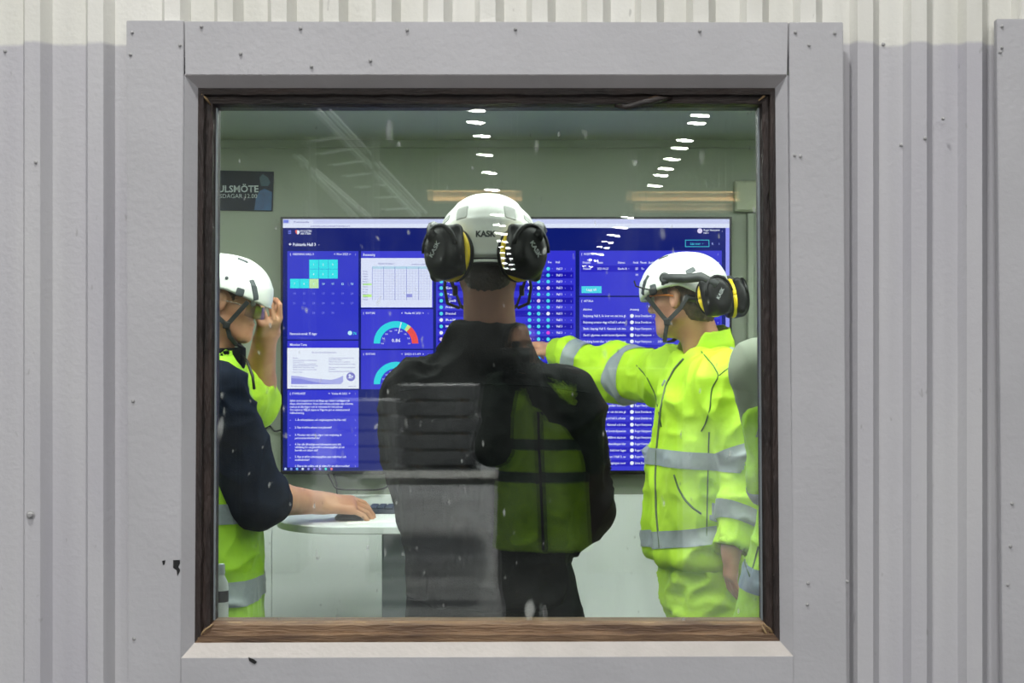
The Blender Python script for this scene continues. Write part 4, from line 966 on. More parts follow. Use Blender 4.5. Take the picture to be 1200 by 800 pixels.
def helmet(parent, o, R, muffs=True, light_vents=False, strap=True, goggle_clip=True):
    """climbing-style safety helmet; o = head centre, R = head frame"""
    P = lambda x, y, z: o + R @ np.array([x, y, z], float)
    H = lambda x, y, z: P(x, y, z)
    lo, hi = o - 0.23, o + 0.23; h = 0.0035
    def dome(v, g):
        v.ell(H(0, -0.006, 0.045), (0.108 + g, 0.140 + g, 0.105 + g), R, 0.0)
        v.ell(H(0, -0.012, 0.040), (0.110 + g, 0.125 + g, 0.090 + g), R, 0.02)
        v.loft(H(0, -0.004, 0.0), R, [(-0.015, 0, 0, 0.108+g, 0.139+g), (0.03, 0, 0, 0.108+g, 0.137+g), (0.06, 0, 0, 0.100+g, 0.128+g)], 0.02)
    def rim(v, dz=0.0):
        # lower edge: low at the front and the back, arched over the ears
        g = [v.ax[0][:, None, None], v.ax[1][None, :, None], v.ax[2][None, None, :]]
        u, w, t = v.loc(g, o, R)
        z = 0.036 - 0.030*np.clip((w - 0.0)/0.14, 0, 1)**1.2 - 0.066*np.clip((-w - 0.035)/0.10, 0, 1)**1.3
        v.put((slice(None),)*3, (z + dz - t).astype(np.float32), 0.0, 'i')
    v = Vox(lo, hi, h); dome(v, 0.0); rim(v)
    inner = Vox(lo, hi, h); inner.ell(H(0, -0.006, 0.030), (0.098, 0.130, 0.108), R, 0.0); v.put((slice(None),)*3, -inner.d, 0.0, 'i')
    # crease lines that give the shell its facets
    v.ell(H(0, -0.03, 0.168), (0.035, 0.10, 0.022), R, 0.012, 's')
    for s in (-1, 1): v.ell(H(s*0.098, -0.03, 0.118), (0.02, 0.085, 0.014), R, 0.012, 's')
    hm = solid('helmet', v, M_HELM, parent, smooth=1)
    # rolled edge
    def ring_pt(th, g=0.002):
        x, y = math.sin(th)*(0.107+g), -0.004 + math.cos(th)*(0.1385+g)
        z = 0.036 - 0.030*min(max(y/0.14, 0), 1)**1.2 - 0.066*min(max((-y-0.035)/0.10, 0), 1)**1.3
        return H(x, y, z + 0.001)
    B().tube([ring_pt(2*math.pi*k/56) for k in range(57)], 0.0035, 6).build('edge_bead', M_HELM, hm, smooth=True)
    # vents: shaped inserts that follow the shell
    def vent(m, c, half, rotz, R2):
        w = Vox(c - 0.05, c + 0.05, 0.0024); dome(w, 0.0018); q = Vox(c - 0.05, c + 0.05, 0.0024); dome(q, -0.003); w.put((slice(None),)*3, -q.d, 0.0, 'i')
        w.box(c, half, R2, 0.004, 0.0, 'i'); solid('vent', w, m, hm, smooth=1)
    for s in (-1, 1):
        def fr(fwd, tilt):
            Z = R @ nrm(fwd); up = R @ np.array(tilt, float); return frame(Z, up)
        vent(M_VENT, H(s*0.085, 0.088, 0.052), (0.0095, 0.03, 0.033), 0, fr((s*0.7, 0.6, 0.25), (0.0, -0.45, 1.0)))
        vent(M_VENT, H(s*0.107, 0.050, 0.036), (0.013, 0.03, 0.013), 0, fr((s*1.0, 0.3, 0.1), (0, 0.1, 1.0)))
        vent(M_VENTL if light_vents else M_VENT, H(s*0.093, -0.075, 0.075), (0.016, 0.03, 0.010), 0, fr((s*0.8, -0.5, 0.4), (0, 0.5, 1.0)))
        vent(M_VENTL, H(s*0.055, -0.120, 0.085), (0.015, 0.04, 0.019), 0, fr((s*0.3, -0.9, 0.35), (0, 0.3, 1.0)))
        vent(M_VENTL if light_vents else M_VENT, H(s*0.050, 0.030, 0.138), (0.007, 0.03, 0.018), 0, fr((s*0.35, 0.1, 0.9), (0, 1.0, 0)))
        bt_ = H(s*0.109, 0.002, 0.070); B().lathe([(0.006, 0), (0.006, 0.003), (0.003, 0.004)], bt_, 12, frame(R @ np.array([0, 1.0, 0]), R @ np.array([s*1.0, 0, 0.2]))).build('rivet', M_VENT, hm)
    if strap:
        for s in (-1, 1):
            nn = R @ np.array([s*1.0, 0.1, 0])
            j = H(s*0.078, 0.026, -0.072); chin = H(s*0.030, 0.062, -0.128)
            B().ribbon([H(s*0.100, 0.078, 0.012), H(s*0.090, 0.055, -0.025), j], 0.014, 0.003, nn).build('chin_strap', M_STRAP, hm)
            B().ribbon([H(s*0.098, -0.062, 0.0), H(s*0.093, -0.030, -0.035), j], 0.014, 0.003, nn).build('chin_strap', M_STRAP, hm)
            B().ribbon([j, H(s*0.066, 0.040, -0.105), chin, H(0, 0.075, -0.131)], 0.014, 0.003, [nn, nn, R @ np.array([s*0.6, 0.2, -0.8]), R @ np.array([0, 0.2, -1.0])]).build('chin_strap', M_STRAP, hm)
            B().box(-0.011, 0.011, -0.004, 0.004, -0.012, 0.012, 0.002)
            q = Vox(j - 0.03, j + 0.03, 0.002); q.box(j, (0.006, 0.011, 0.012), R, 0.003, 0.0); solid('buckle', q, M_BLACK, hm)
    # head band under the shell
    B().tube([H(math.sin(t)*0.086, -0.008 + math.cos(t)*0.108, 0.006 - 0.03*max(0, -math.cos(t))) for t in np.linspace(0.6*math.pi, 1.4*math.pi, 16)], 0.011, 8).build('head_band', M_BLACK, hm, smooth=True)
    if muffs:
        for s in (-1, 1):
            c = H(s*0.089, -0.150, -0.012); n = R @ nrm((s*0.60, -0.80, 0.02))     # outward normal of the cup
            Rm = frame(n, R @ np.array([s*0.15, 0, 1.0]))
            q = Vox(c - 0.09, c + 0.09, 0.003)
            q.ell(c + n*0.008, (0.050, 0.029, 0.062), Rm, 0.0); q.box(c - n*0.004, (0.048, 0.014, 0.059), Rm, 0.013, 0.01); q.ell(c + n*0.038, (0.032, 0.008, 0.045), Rm, 0.006, 's')
            cup = solid('earmuff', q, M_MUFF, hm, smooth=1)
            def oval(off, a, b_, r, nm_, m):
                B().tube([c + n*off + Rm @ np.array([a*math.cos(t), 0, b_*math.sin(t)]) for t in np.linspace(0, 2*math.pi, 33)], r, 8).build(nm_, m, hm, smooth=True)
            oval(-0.021, 0.045, 0.056, 0.0075, 'earmuff_ring', M_YEL); oval(-0.034, 0.042, 0.053, 0.010, 'earmuff_cushion', M_MUFF)
            # arm from the slot on the shell's side round to the cup
            piv = H(s*0.112, 0.004, 0.062)
            B().tube([piv, H(s*0.120, -0.030, 0.058), H(s*0.124, -0.075, 0.050), H(s*0.118, -0.115, 0.050), c + n*0.020 + R @ np.array([s*0.012, 0, 0.028])], [0.013, 0.013, 0.014, 0.016, 0.015], 8).build('earmuff_arm', M_STRAP if not light_vents else M_MUFF, hm, smooth=True)
            B().tube([c + n*0.02 + Rm @ np.array([0.047*math.cos(t), 0, 0.059*math.sin(t)]) for t in np.linspace(0.1, math.pi - 0.1, 12)], 0.005, 6).build('wire_fork', M_MUFF, hm, smooth=True)
            B().lathe([(0.017, -0.004), (0.017, 0.008), (0.012, 0.011)], piv, 16, frame(R @ np.array([0, 1.0, 0]), R @ np.array([s*1.0, 0, 0.1]))).build('pivot', M_STRAP, hm)
            a_, b2 = H(s*0.112, 0.004, 0.052), H(s*0.1105, 0.006, 0.040); B().ribbon([a_, b2], 0.024, 0.008, R @ np.array([s*1.0, 0, 0])).build('slot_clip', M_BLACK, hm)
            tm = bpy.data.curves.new('t', 'FONT'); tm.body = 'KASK'; tm.size = 0.016; tm.align_x = 'CENTER'; tm.offset = 0.0004
            to = bpy.data.objects.new('tmp', tm); C.objects.link(to); bpy.context.view_layer.update()
            me = bpy.data.meshes.new_from_object(to.evaluated_get(bpy.context.evaluated_depsgraph_get())); bpy.data.objects.remove(to); me.materials.clear()
            xr = np.cross(R @ np.array([0, 0, 1.0]), n); xr = nrm(xr); zr = np.cross(n, xr); ca, sa = math.cos(s*-0.95), math.sin(s*-0.95)
            for vv in me.vertices:
                x_, z_ = vv.co.x*ca - vv.co.y*sa, vv.co.x*sa + vv.co.y*ca
                e_ = 1 - min(1, (x_/0.040)**2 + (z_/0.050)**2); vv.co = Vector(tuple(c + n*(0.0325) + xr*x_ + zr*z_)) - wloc(hm)
            link('brand_print', me, M_MARKL, hm)
    return hm

def rescale(hm, o, k):
    for ob in [hm] + list(hm.children):
        off = A(wloc(ob)); co = np.empty(len(ob.data.vertices)*3, np.float32); ob.data.vertices.foreach_get('co', co)
        co = (co.reshape(-1, 3) + off - o)*k + o - off; ob.data.vertices.foreach_set('co', co.astype(np.float32).ravel()); ob.data.update()

def brand_on_back(hm, o, R, size=0.018, z0=0.024):
    """dark lettering that follows the rear of the shell"""
    tm = bpy.data.curves.new('t', 'FONT'); tm.body = 'KASK'; tm.size = size; tm.align_x = 'CENTER'; tm.offset = 0.0008
    to = bpy.data.objects.new('tmp', tm); C.objects.link(to); bpy.context.view_layer.update()
    me = bpy.data.meshes.new_from_object(to.evaluated_get(bpy.context.evaluated_depsgraph_get())); bpy.data.objects.remove(to); me.materials.clear()
    for vv in me.vertices:
        x, z = vv.co.x, vv.co.y + z0
        t = max(0.0, 1 - (x/0.112)**2 - ((z - 0.045)/0.112)**2); y = -0.0065 - 0.1445*math.sqrt(t)
        vv.co = Vector(tuple(o + R @ np.array([x, y - 0.0015, z]))) - wloc(hm)
    link('brand_print', me, M_MARK, hm)

def hair(parent, o, R, m, low=-0.075):
    P = lambda x, y, z: o + R @ np.array([x, y, z], float)
    v = Vox(o - 0.16, o + 0.16, 0.004)
    v.ell(P(0, -0.018, 0.030), (0.082, 0.100, 0.090), R, 0.0); v.ell(P(0, -0.050, -0.045), (0.062, 0.050, 0.062), R, 0.03)
    v.half(P(0, 0.035, 0.0), R @ np.array([0, 1, -0.5])); v.half(P(0, 0, low), R @ np.array([0, 0.25, -1]))
    for s in (-1, 1): v.ell(P(s*0.09, 0.0, -0.01), (0.03, 0.03, 0.045), R, 0.01, 's')
    V, Fc = v.mesh(2); N = vnormals(V, Fc); V = V + N * ((vnoise(V*260) - 0.5) * 0.004)[:, None]
    qmesh('hair', V, Fc, m, parent)

def eyes(parent, o, R):
    for s in (-1, 1):
        c = o + R @ np.array([s*0.031, 0.0825, 0.010])
        B().lathe([(0.0115*math.sin(t), -0.0115*math.cos(t)) for t in np.linspace(0.05, math.pi - 0.05, 8)], c, 12, frame(R @ np.array([1.0, 0, 0]), R @ np.array([0, 1.0, 0]))).build('eye', M_EYE, parent, smooth=True)

def boots(parent, ank, fwd):
    for p in ank:
        v = Vox(np.array(p) + (-0.2, -0.2, -0.13), np.array(p) + (0.2, 0.2, 0.13), 0.008); f = nrm(fwd); R = frame(f); q = np.array(p)
        v.cone((q[0], q[1], 0.11), (q[0], q[1], 0.05), 0.055, 0.05, 0.02); v.box(np.array([q[0], q[1], 0.045]) + f*0.07, (0.048, 0.13, 0.042), R, 0.035, 0.03); v.half((0, 0, 0.0), (0, 0, -1))
        solid('boot', v, M_BLACK, parent)

def taper_arm(v, sh, el, wr, r=(0.055, 0.042, 0.028), k=0.02):
    m = np.array(el)*0.65 + np.array(wr)*0.35
    v.cone(sh, el, r[0], r[1], k); v.cone(el, m, r[1], r[1]*1.02, k); v.cone(m, wr, r[1]*1.02, r[2], k)

def legs_sdf(v, hips, knees, anks, r=(0.095, 0.075, 0.062), k=0.03):
    for h_, kn, an in zip(hips, knees, anks): v.cone(h_, kn, r[0], r[1], k); v.cone(kn, an, r[1], r[2], k)

def tape(garment, o, n, w, keep=None, m=None, name='reflective_band', lift=0.003):
    """tape strip sewn on: the garment's own surface between two planes w apart, lifted a little"""
    n = nrm(n); o = A(o, float) - A(wloc(garment)); b = bmesh.new()
    me = garment.data; co = np.empty(len(me.vertices)*3, np.float32); me.vertices.foreach_get('co', co); co = co.reshape(-1, 3)
    vi = np.empty(len(me.loops), np.int32); me.loops.foreach_get('vertex_index', vi); Fq = vi.reshape(-1, 4)
    s = (co - o) @ n; N = vnormals(co.astype(float), Fq)
    fs = Fq[(np.abs(s[Fq]) < w/2 + 0.0).any(1) | ((s[Fq].min(1) < -w/2) & (s[Fq].max(1) > w/2))]
    if keep is not None: fs = fs[keep(co[fs].mean(1) + A(wloc(garment)))]
    used = np.unique(fs); mp = {int(k): b.verts.new(tuple(co[k] + N[k]*lift)) for k in used}
    for q in fs:
        try: b.faces.new([mp[int(k)] for k in q])
        except ValueError: pass
    for sg in (1, -1): bmesh.ops.bisect_plane(b, geom=b.verts[:] + b.edges[:] + b.faces[:], dist=1e-6, plane_co=tuple(o + n*sg*w/2), plane_no=tuple(n*sg), clear_outer=True)
    me2 = bpy.data.meshes.new(name); b.to_mesh(me2); b.free()
    return link(name, me2, m or M_REFL, garment, True)
def dseg(p, a, b):
    a, b = A(a), A(b); ab = b - a; t = np.clip((p - a) @ ab / (ab @ ab), 0, 1); return np.linalg.norm(p - a - t[:, None]*ab, axis=1)

from mathutils.bvhtree import BVHTree
def seam(name, garment, px, r, m, lift=0.0005, n=6):
    """thin cord sewn on a garment: finds the cloth under each point of the line and follows it"""
    me = garment.data; off = wloc(garment)
    if 'bvh' not in CACHE or CACHE['bvh'][0] is not garment:
        co = np.empty(len(me.vertices)*3, np.float32); me.vertices.foreach_get('co', co); co = co.reshape(-1, 3) + A(off)
        vi = np.empty(len(me.loops), np.int32); me.loops.foreach_get('vertex_index', vi)
        CACHE['bvh'] = (garment, BVHTree.FromPolygons([tuple(q) for q in co], [tuple(q) for q in vi.reshape(-1, 4)]))
    bvh = CACHE['bvh'][1]; P = []
    px = [np.array(q, float) for q in px]; S = []
    for a, b in zip(px[:-1], px[1:]):
        k = max(2, int(np.linalg.norm(b - a) / 4)); S += [a + (b - a)*t/k for t in range(k)]
    S.append(px[-1])
    for q in S:
        d = W(q[0], q[1], 4.0) - A([0, 0, EYE]); hit = bvh.ray_cast(Vector((0, 0, EYE)), Vector(tuple(d)).normalized())
        if hit[0] is not None: P.append(hit[0] + hit[1].normalized() * lift if hit[1].dot(Vector(tuple(d))) < 0 else hit[0] - hit[1].normalized() * lift)
    if len(P) < 2: return None
    Q = [P[0]] + [(P[i-1] + P[i]*2 + P[i+1]) / 4 for i in range(1, len(P)-1)] + [P[-1]]
    return B().tube(Q, r, n).build(name, m, garment, smooth=True)
CACHE = {}
def empty_part(name, parent):
    o = bpy.data.objects.new(name, None); C.objects.link(o); o.parent = parent; return o

# ---- person in the hi-vis jacket who points at the screen
def person_right():
    base = A([0.60, 4.50, 0.0])
    r = empty('person', base, 'person in bright yellow hi-vis jacket and white helmet pointing at the screen', 'person')
    o = W(800, 350, 4.52); Rh = frame((-0.86, 0.50, -0.10), (-0.06, 0.03, 1))
    P = lambda x, y, z: o + Rh @ A([x, y, z], float)
    ty = nrm((-0.97, -0.22, 0)); Rt = frame(ty)
    shL, elL, wrL = A([0.640, 4.33, 1.435]), A([0.712, 4.27, 1.175]), W(857, 643, 4.20)
    shR, elR, wrR = A([0.545, 4.70, 1.450]), W(716, 436, 4.98), W(652, 412, 5.13)
    hips = [A([0.62, 4.42, 0.86]), A([0.60, 4.60, 0.86])]; kn = [A([0.60, 4.40, 0.48]), A([0.58, 4.62, 0.48])]; an = [A([0.61, 4.40, 0.10]), A([0.59, 4.64, 0.10])]
    nb = W(824, 408, 4.53)
    v = Vox((0.0, 4.15, 0.05), (0.95, 5.35, 1.95), 0.0052)
    head_sdf(v, o, Rh); v.cone(P(0, -0.028, -0.05), nb, 0.058, 0.064, 0.025)
    v.loft(base, Rt, [(0.80, 0, 0, 0.15, 0.11), (1.0, 0, 0, 0.14, 0.11), (1.25, 0, 0, 0.15, 0.12), (1.42, 0, -0.01, 0.13, 0.09), (1.50, 0, -0.02, 0.07, 0.06)], 0.03)
    taper_arm(v, shL, elL, wrL); taper_arm(v, shR, elR, wrR); legs_sdf(v, hips, kn, an, (0.08, 0.058, 0.04))
    hand_sdf(v, wrL, A([-0.03, 0.02, -1.0]), (1.0, 0.25, 0.0), -1, [(0.30, 0.45, 0.3)]*4, (0.8, 0.35, 0.3), 0.95)
    hand_sdf(v, wrR, wrR - elR, (0, 0, -1), 1, [(0.1, 0.1, 0.1), (0.9, 1.0, 0.6), (1.0, 1.1, 0.6), (1.0, 1.1, 0.6)], (0.8, 0.3, 0.4))
    solid('body', v, M_SKIN, r, smooth=1); eyes(r, o, Rh); hair(r, o, Rh, M_HAIRL, -0.062)
    # trousers
    def tr(v, g=0.0):
        legs_sdf(v, hips, kn, an, (0.112+g, 0.098+g, 0.085+g), 0.05); v.loft(base + A([0.01, 0, 0]), Rt, [(0.74, 0, 0, 0.175+g, 0.135+g), (1.0, 0, 0, 0.165+g, 0.130+g)], 0.05)
    v = Vox((0.35, 4.15, 0.05), (0.9, 4.9, 1.05), 0.009); tr(v); solid('trousers', v, M_HV, r, 0.024, 3.1, stretch=(1, 1, 1.5))
    boots(r, an, ty)
    # jacket
    cuL = wrL + (elL - wrL)*0.10; cuR = wrR + (elR - wrR)*0.03
    def torso(v, g=0.0):
        v.loft(base, Rt, [(0.875, 0.005, 0.012, 0.205+g, 0.152+g), (0.90, 0.005, 0.014, 0.212+g, 0.162+g), (1.0, 0, 0.012, 0.215+g, 0.166+g), (1.2, 0, 0.006, 0.222+g, 0.166+g), (1.35, 0, 0.0, 0.215+g, 0.155+g), (1.45, 0, -0.005, 0.18+g, 0.125+g), (1.53, 0, -0.012, 0.11+g, 0.10+g)], 0.05)
    def armL(v, g=0.0):
        v.cone(shL, elL, 0.090+g, 0.080+g, 0.06); v.cone(elL, cuL, 0.080+g, 0.058+g, 0.03)
    def armR(v, g=0.0):
        v.cone(shR, elR, 0.096+g, 0.088+g, 0.06); v.cone(elR, cuR, 0.088+g, 0.050+g, 0.03)
    def jk(v, g=0.0): torso(v, g); armL(v, g); armR(v, g)
    v = Vox((0.05, 4.12, 0.80), (0.95, 5.25, 1.70), 0.0075); jk(v)
    # open hem, cuffs and neck
    v.loft(base, Rt, [(0.80, 0, 0.012, 0.19, 0.14), (0.93, 0, 0.012, 0.19, 0.14)], 0.01, 's')
    v.cone(cuL, cuL + (wrL - elL)*0.6, 0.046, 0.046, 0.004, 's'); v.cone(cuR, cuR + (wrR - elR)*0.6, 0.038, 0.038, 0.004, 's')
    v.cone(nb - A([0, 0, 0.03]), nb + A([-0.02, 0, 0.2]), 0.070, 0.09, 0.004, 's')
    jacket = solid('jacket', v, M_HV, r, 0.021, 1.7, stretch=(1.0, 1.0, 0.8))
    # stand-up collar
    cdir = nrm(P(0, -0.02, -0.05) - nb + A([0.03, 0, 0.05])); Rc = frame(np.cross(cdir, np.cross(ty, cdir)), cdir)
    c0 = nb - cdir*0.038
    v = Vox(c0 - 0.16, c0 + 0.2, 0.005)
    v.loft(c0, Rc, [(-0.03, 0, 0, 0.11, 0.12), (0.03, 0, 0.0, 0.092, 0.098), (0.075, 0, 0.0, 0.086, 0.09), (0.10, 0, 0.0, 0.084, 0.088)], 0.0)
    q = Vox(c0 - 0.16, c0 + 0.2, 0.005); q.loft(c0, Rc, [(-0.06, 0, 0, 0.099, 0.109), (0.03, 0, 0.0, 0.081, 0.087), (0.075, 0, 0.0, 0.075, 0.079), (0.2, 0, 0.0, 0.073, 0.077)], 0.0); v.put((slice(None),)*3, -q.d, 0.004, 'i')
    v.half(c0 + Rc @ A([0, 0.055, 0.05]), Rc @ A([0, 1.0, 0.75]))
    solid('collar', v, M_HV, jacket, 0.004, 0.4, smooth=2)
    dl = lambda p: np.minimum(dseg(p, shL, elL) - 0.092, dseg(p, elL, cuL) - 0.082)
    dr = lambda p: np.minimum(dseg(p, shR, elR) - 0.098, dseg(p, elR, cuR) - 0.090)
    tape(jacket, (0.60, 4.5, 1.205), (0.02, 0, 1), 0.052, lambda p: (dl(p) > 0.003) & (dr(p) > 0.0))
    tape(jacket, (0.60, 4.5, 0.975), (-0.16, 0.05, 1), 0.052, lambda p: (dl(p) > 0.003) & (dr(p) > 0.0))
    tape(jacket, shL*0.20 + elL*0.80, elL - shL, 0.05, lambda p: dseg(p, shL, elL) < 0.105)
    tape(jacket, cuL + (elL - cuL)*0.34, elL - wrL, 0.05, lambda p: dseg(p, elL, cuL) < 0.098)
    tape(jacket, shR*0.38 + elR*0.62, elR - shR + A([0.1, 0.02, 0.03]), 0.055, lambda p: dseg(p, shR, elR) < 0.125)
    tape(jacket, elR*0.40 + cuR*0.60, wrR - elR, 0.055, lambda p: dseg(p, elR, cuR) < 0.12)
    # shoulder flash
    tape(jacket, (0.705, 4.36, 1.485), (0.9, 0.1, 0.25), 0.05, lambda p: (p[:, 2] > 1.44) & (p[:, 1] < 4.46), name='shoulder_flash')
    # zip, piping and pocket welt lie on the cloth
    seam('zip', jacket, [(801, 420), (790, 432), (780, 452), (774, 480), (770, 520), (768, 560), (769, 600), (773, 642)], 0.0035, M_ZIP)
    seam('zip_puller', jacket, [(780, 446), (777, 452)], 0.006, M_REFL)
    seam('piping', jacket, [(822, 412), (836, 428), (843, 440), (834, 455), (832, 480), (826, 498), (822, 505)], 0.0022, M_PIPE)
    seam('piping', jacket, [(843, 440), (852, 432), (858, 430)], 0.0022, M_PIPE)
    seam('piping', jacket, [(831, 506), (830, 540), (829, 580), (828, 630)], 0.0022, M_PIPE)
    seam('pocket_welt', jacket, [(790, 556), (795, 572), (803, 586), (813, 596), (822, 602)], 0.0035, M_PIPE)
    seam('piping', jacket, [(775, 500), (768, 462), (757, 440), (746, 428)], 0.0022, M_PIPE)
    hm = helmet(r, o, Rh, True)
    # safety glasses with orange temples
    gl = empty_part('safety_glasses', r)
    for s_ in (-1, 1):
        B().tube([P(s_*0.083, -0.012, 0.004), P(s_*0.084, 0.02, 0.012), P(s_*0.072, 0.072, 0.016), P(s_*0.055, 0.098, 0.016)], 0.0028, 6).build('temple', mat('orange_plastic', (232, 130, 40), 0.4, 0.03, 20), gl, smooth=True)
        B().ribbon([P(s_*0.068, 0.082, 0.002), P(s_*0.050, 0.103, 0.0), P(s_*0.024, 0.116, 0.0), P(s_*0.004, 0.119, 0.004)], 0.036, 0.0022, Rh @ A([s_*0.2, 0.0, 1.0]) * 0 + Rh @ A([s_*0.55, 0.8, 0])).build('lens', M_CLEAR, gl)
    B().tube([P(x, 0.117 - 6.0*x*x, 0.020) for x in np.linspace(-0.066, 0.066, 13)], 0.003, 6).build('brow_bar', M_BLACK, gl, smooth=True)
    # goggle clip cord along the shell
    B().tube([P(-0.104, 0.055, 0.030), P(-0.106, 0.085, 0.040), P(-0.088, 0.118, 0.052), P(-0.070, 0.130, 0.070)], 0.0028, 6).build('clip_cord', M_BLACK, hm, smooth=True)
    B().lathe([(0.013, -0.002), (0.013, 0.005), (0.008, 0.007)], P(-0.109, 0.050, 0.026), 14, frame(Rh @ A([0, 1.0, 0]), Rh @ A([-1.0, 0.3, 0]))).build('clip_knob', M_BLACK, hm)


person_right()

# ---- person at the desk: white helmet, navy sleeve under a yellow vest, one hand on the mouse, the other at the brow
def person_left():
    base = A([-0.97, 4.48, 0.0])
    r = empty('person', base, 'person in white helmet with navy sleeve and yellow vest, hand raised to the brow', 'person')
    o = W(266, 353, 4.46); Rh = frame((0.97, 0.05, -0.20), (0.2, 0, 1)); P = lambda x, y, z: o + Rh @ A([x, y, z], float)
    ty = nrm((1, 0.06, 0)); Rt = frame(ty)
    shR, elR, wrR = A([-0.905, 4.285, 1.415]), W(300, 583, 4.36), W(376, 589, 4.62)
    shL, elL, wrL = A([-0.93, 4.67, 1.405]), W(299, 472, 4.86), W(310, 400, 4.70)
    hips = [A([-0.98, 4.38, 0.86]), A([-0.98, 4.57, 0.86])]; kn = [A([-0.96, 4.36, 0.48]), A([-0.96, 4.58, 0.48])]; an = [A([-0.98, 4.36, 0.10]), A([-0.98, 4.58, 0.10])]
    nb = A([-0.955, 4.48, 1.50])
    v = Vox((-1.25, 4.15, 0.05), (-0.35, 5.05, 1.92), 0.0042)
    head_sdf(v, o, Rh); v.cone(P(0, -0.028, -0.05), nb, 0.058, 0.064, 0.025)
    v.loft(base, Rt, [(0.80, 0, 0, 0.15, 0.10), (1.0, 0, 0, 0.14, 0.10), (1.25, 0, 0, 0.15, 0.11), (1.42, 0, -0.01, 0.13, 0.09), (1.50, 0, -0.0, 0.07, 0.06)], 0.03)
    taper_arm(v, shR, elR, wrR, (0.058, 0.050, 0.035)); taper_arm(v, shL, elL, wrL, (0.058, 0.056, 0.038)); legs_sdf(v, hips, kn, an, (0.08, 0.058, 0.04))
    hand_sdf(v, wrR + A([0.0, 0, 0.0]), W(420, 592, 4.655) - wrR, (0.10, 0.45, -0.89), 1, [(0.35, 0.45, 0.3), (0.38, 0.48, 0.3), (0.36, 0.48, 0.3), (0.34, 0.48, 0.3)], (0.9, 0.45, 0.45), 1.2)
    hand_sdf(v, wrL, W(317, 372, 4.62) - wrL, (-0.60, 0.75, 0.10), -1, [(0.55, 1.2, 0.9), (0.75, 1.4, 0.9), (0.85, 1.4, 0.9), (0.9, 1.4, 0.9)], (0.75, 0.2, 0.75), 1.14)
    solid('body', v, M_SKIN2, r, smooth=1); eyes(r, o, Rh); hair(r, o, Rh, M_HAIRL, -0.062)
    v = Vox((-1.25, 4.15, 0.05), (-0.7, 4.85, 1.05), 0.010); legs_sdf(v, hips, kn, an, (0.11, 0.095, 0.08), 0.05); v.loft(base, Rt, [(0.74, 0, 0, 0.17, 0.125), (1.0, 0, 0, 0.165, 0.12)], 0.05); solid('trousers', v, M_TROU, r, 0.01, 2.0)
    boots(r, an, ty)
    # navy sweater with short sleeves
    eR = elR + nrm(wrR - elR)*0.045; eL = elL + nrm(wrL - elL)*0.045
    v = Vox((-1.25, 4.12, 0.85), (-0.55, 5.05, 1.65), 0.0075)
    v.loft(base, Rt, [(0.86, 0, 0, 0.185, 0.135), (1.0, 0, 0, 0.185, 0.14), (1.3, 0, 0, 0.19, 0.132), (1.44, 0, -0.005, 0.16, 0.10), (1.53, 0, 0, 0.085, 0.085)], 0.05)
    v.cone(shR, elR, 0.096, 0.090, 0.05); v.cone(elR, eR, 0.090, 0.078, 0.02)
    v.cone(eR, eR + (wrR - elR)*0.5, 0.055, 0.055, 0.004, 's'); v.cone(nb, nb + A([0.02, 0, 0.2]), 0.066, 0.085, 0.004, 's')
    sw = solid('sweater', v, M_NAVY, r, 0.012, 4.4)
    v = Vox((-1.15, 4.5, 1.1), (-0.6, 5.1, 1.65), 0.006)
    v.cone(shL, elL, 0.085, 0.078, 0.03); v.cone(elL, eL + (wrL - elL)*0.12, 0.078, 0.062, 0.02); v.cone(eL + (wrL - elL)*0.10, eL + (wrL - elL)*0.8, 0.050, 0.055, 0.004, 's'); sl = solid('rolled_sleeve', v, M_HV, r, 0.012, 6.1)
    # vest, open at the arm hole
    def vest(v, g=0.0):
        v.loft(base, Rt, [(0.60, 0, 0.0, 0.215+g, 0.165+g), (0.8, 0, 0.0, 0.215+g, 0.162+g), (1.0, 0, 0, 0.205+g, 0.16+g), (1.3, 0, 0, 0.205+g, 0.150+g), (1.42, 0, -0.0, 0.185+g, 0.122+g), (1.50, 0, 0, 0.12+g, 0.108+g), (1.555, 0, 0.004, 0.09+g, 0.092+g)], 0.0)
    def vcut(v):
        for s_, e_ in ((shR, A([-0.02, -0.14, 0])), (shL, A([-0.02, 0.14, 0]))):
            v.cone(s_ + e_ + A([0, 0, 0.0]), s_ + e_ + A([0, 0, -0.16]), 0.115, 0.115, 0.012, 's')
        v.cone(nb - A([0, 0, 0.02]), nb + A([0.03, 0, 0.2]), 0.074, 0.095, 0.004, 's')
    lo, hi = A([-1.25, 4.12, 0.56]), A([-0.65, 4.9, 1.62])
    v = Vox(lo, hi, 0.0065); vest(v); q = Vox(lo, hi, 0.0065); q.loft(base, Rt, [(0.5, 0, 0, 0.203, 0.153), (0.8, 0, 0.0, 0.203, 0.150), (1.0, 0, 0, 0.193, 0.148), (1.3, 0, 0, 0.193, 0.138), (1.42, 0, 0, 0.173, 0.110), (1.50, 0, 0, 0.108, 0.096), (1.7, 0, 0, 0.07, 0.07)], 0.0); v.put((slice(None),)*3, -q.d, 0.0, 'i'); vcut(v)
    ve = solid('vest', v, M_HVD, r, 0.010, 8.0)
    tape(ve, (-0.97, 4.48, 0.806), (0.05, 0, 1), 0.075)
    tape(ve, (-0.97, 4.48, 1.045), (0, 0, 1), 0.062)
    # dark edging of the vest over the shoulder
    B().tube([nb + A([0.085, -0.02, 0.03]), nb + A([0.115, -0.05, 0.005]), nb + A([0.135, -0.07, -0.04]), nb + A([0.142, -0.08, -0.08])], 0.005, 6).build('edge_tape', M_BLACK, ve, smooth=True)
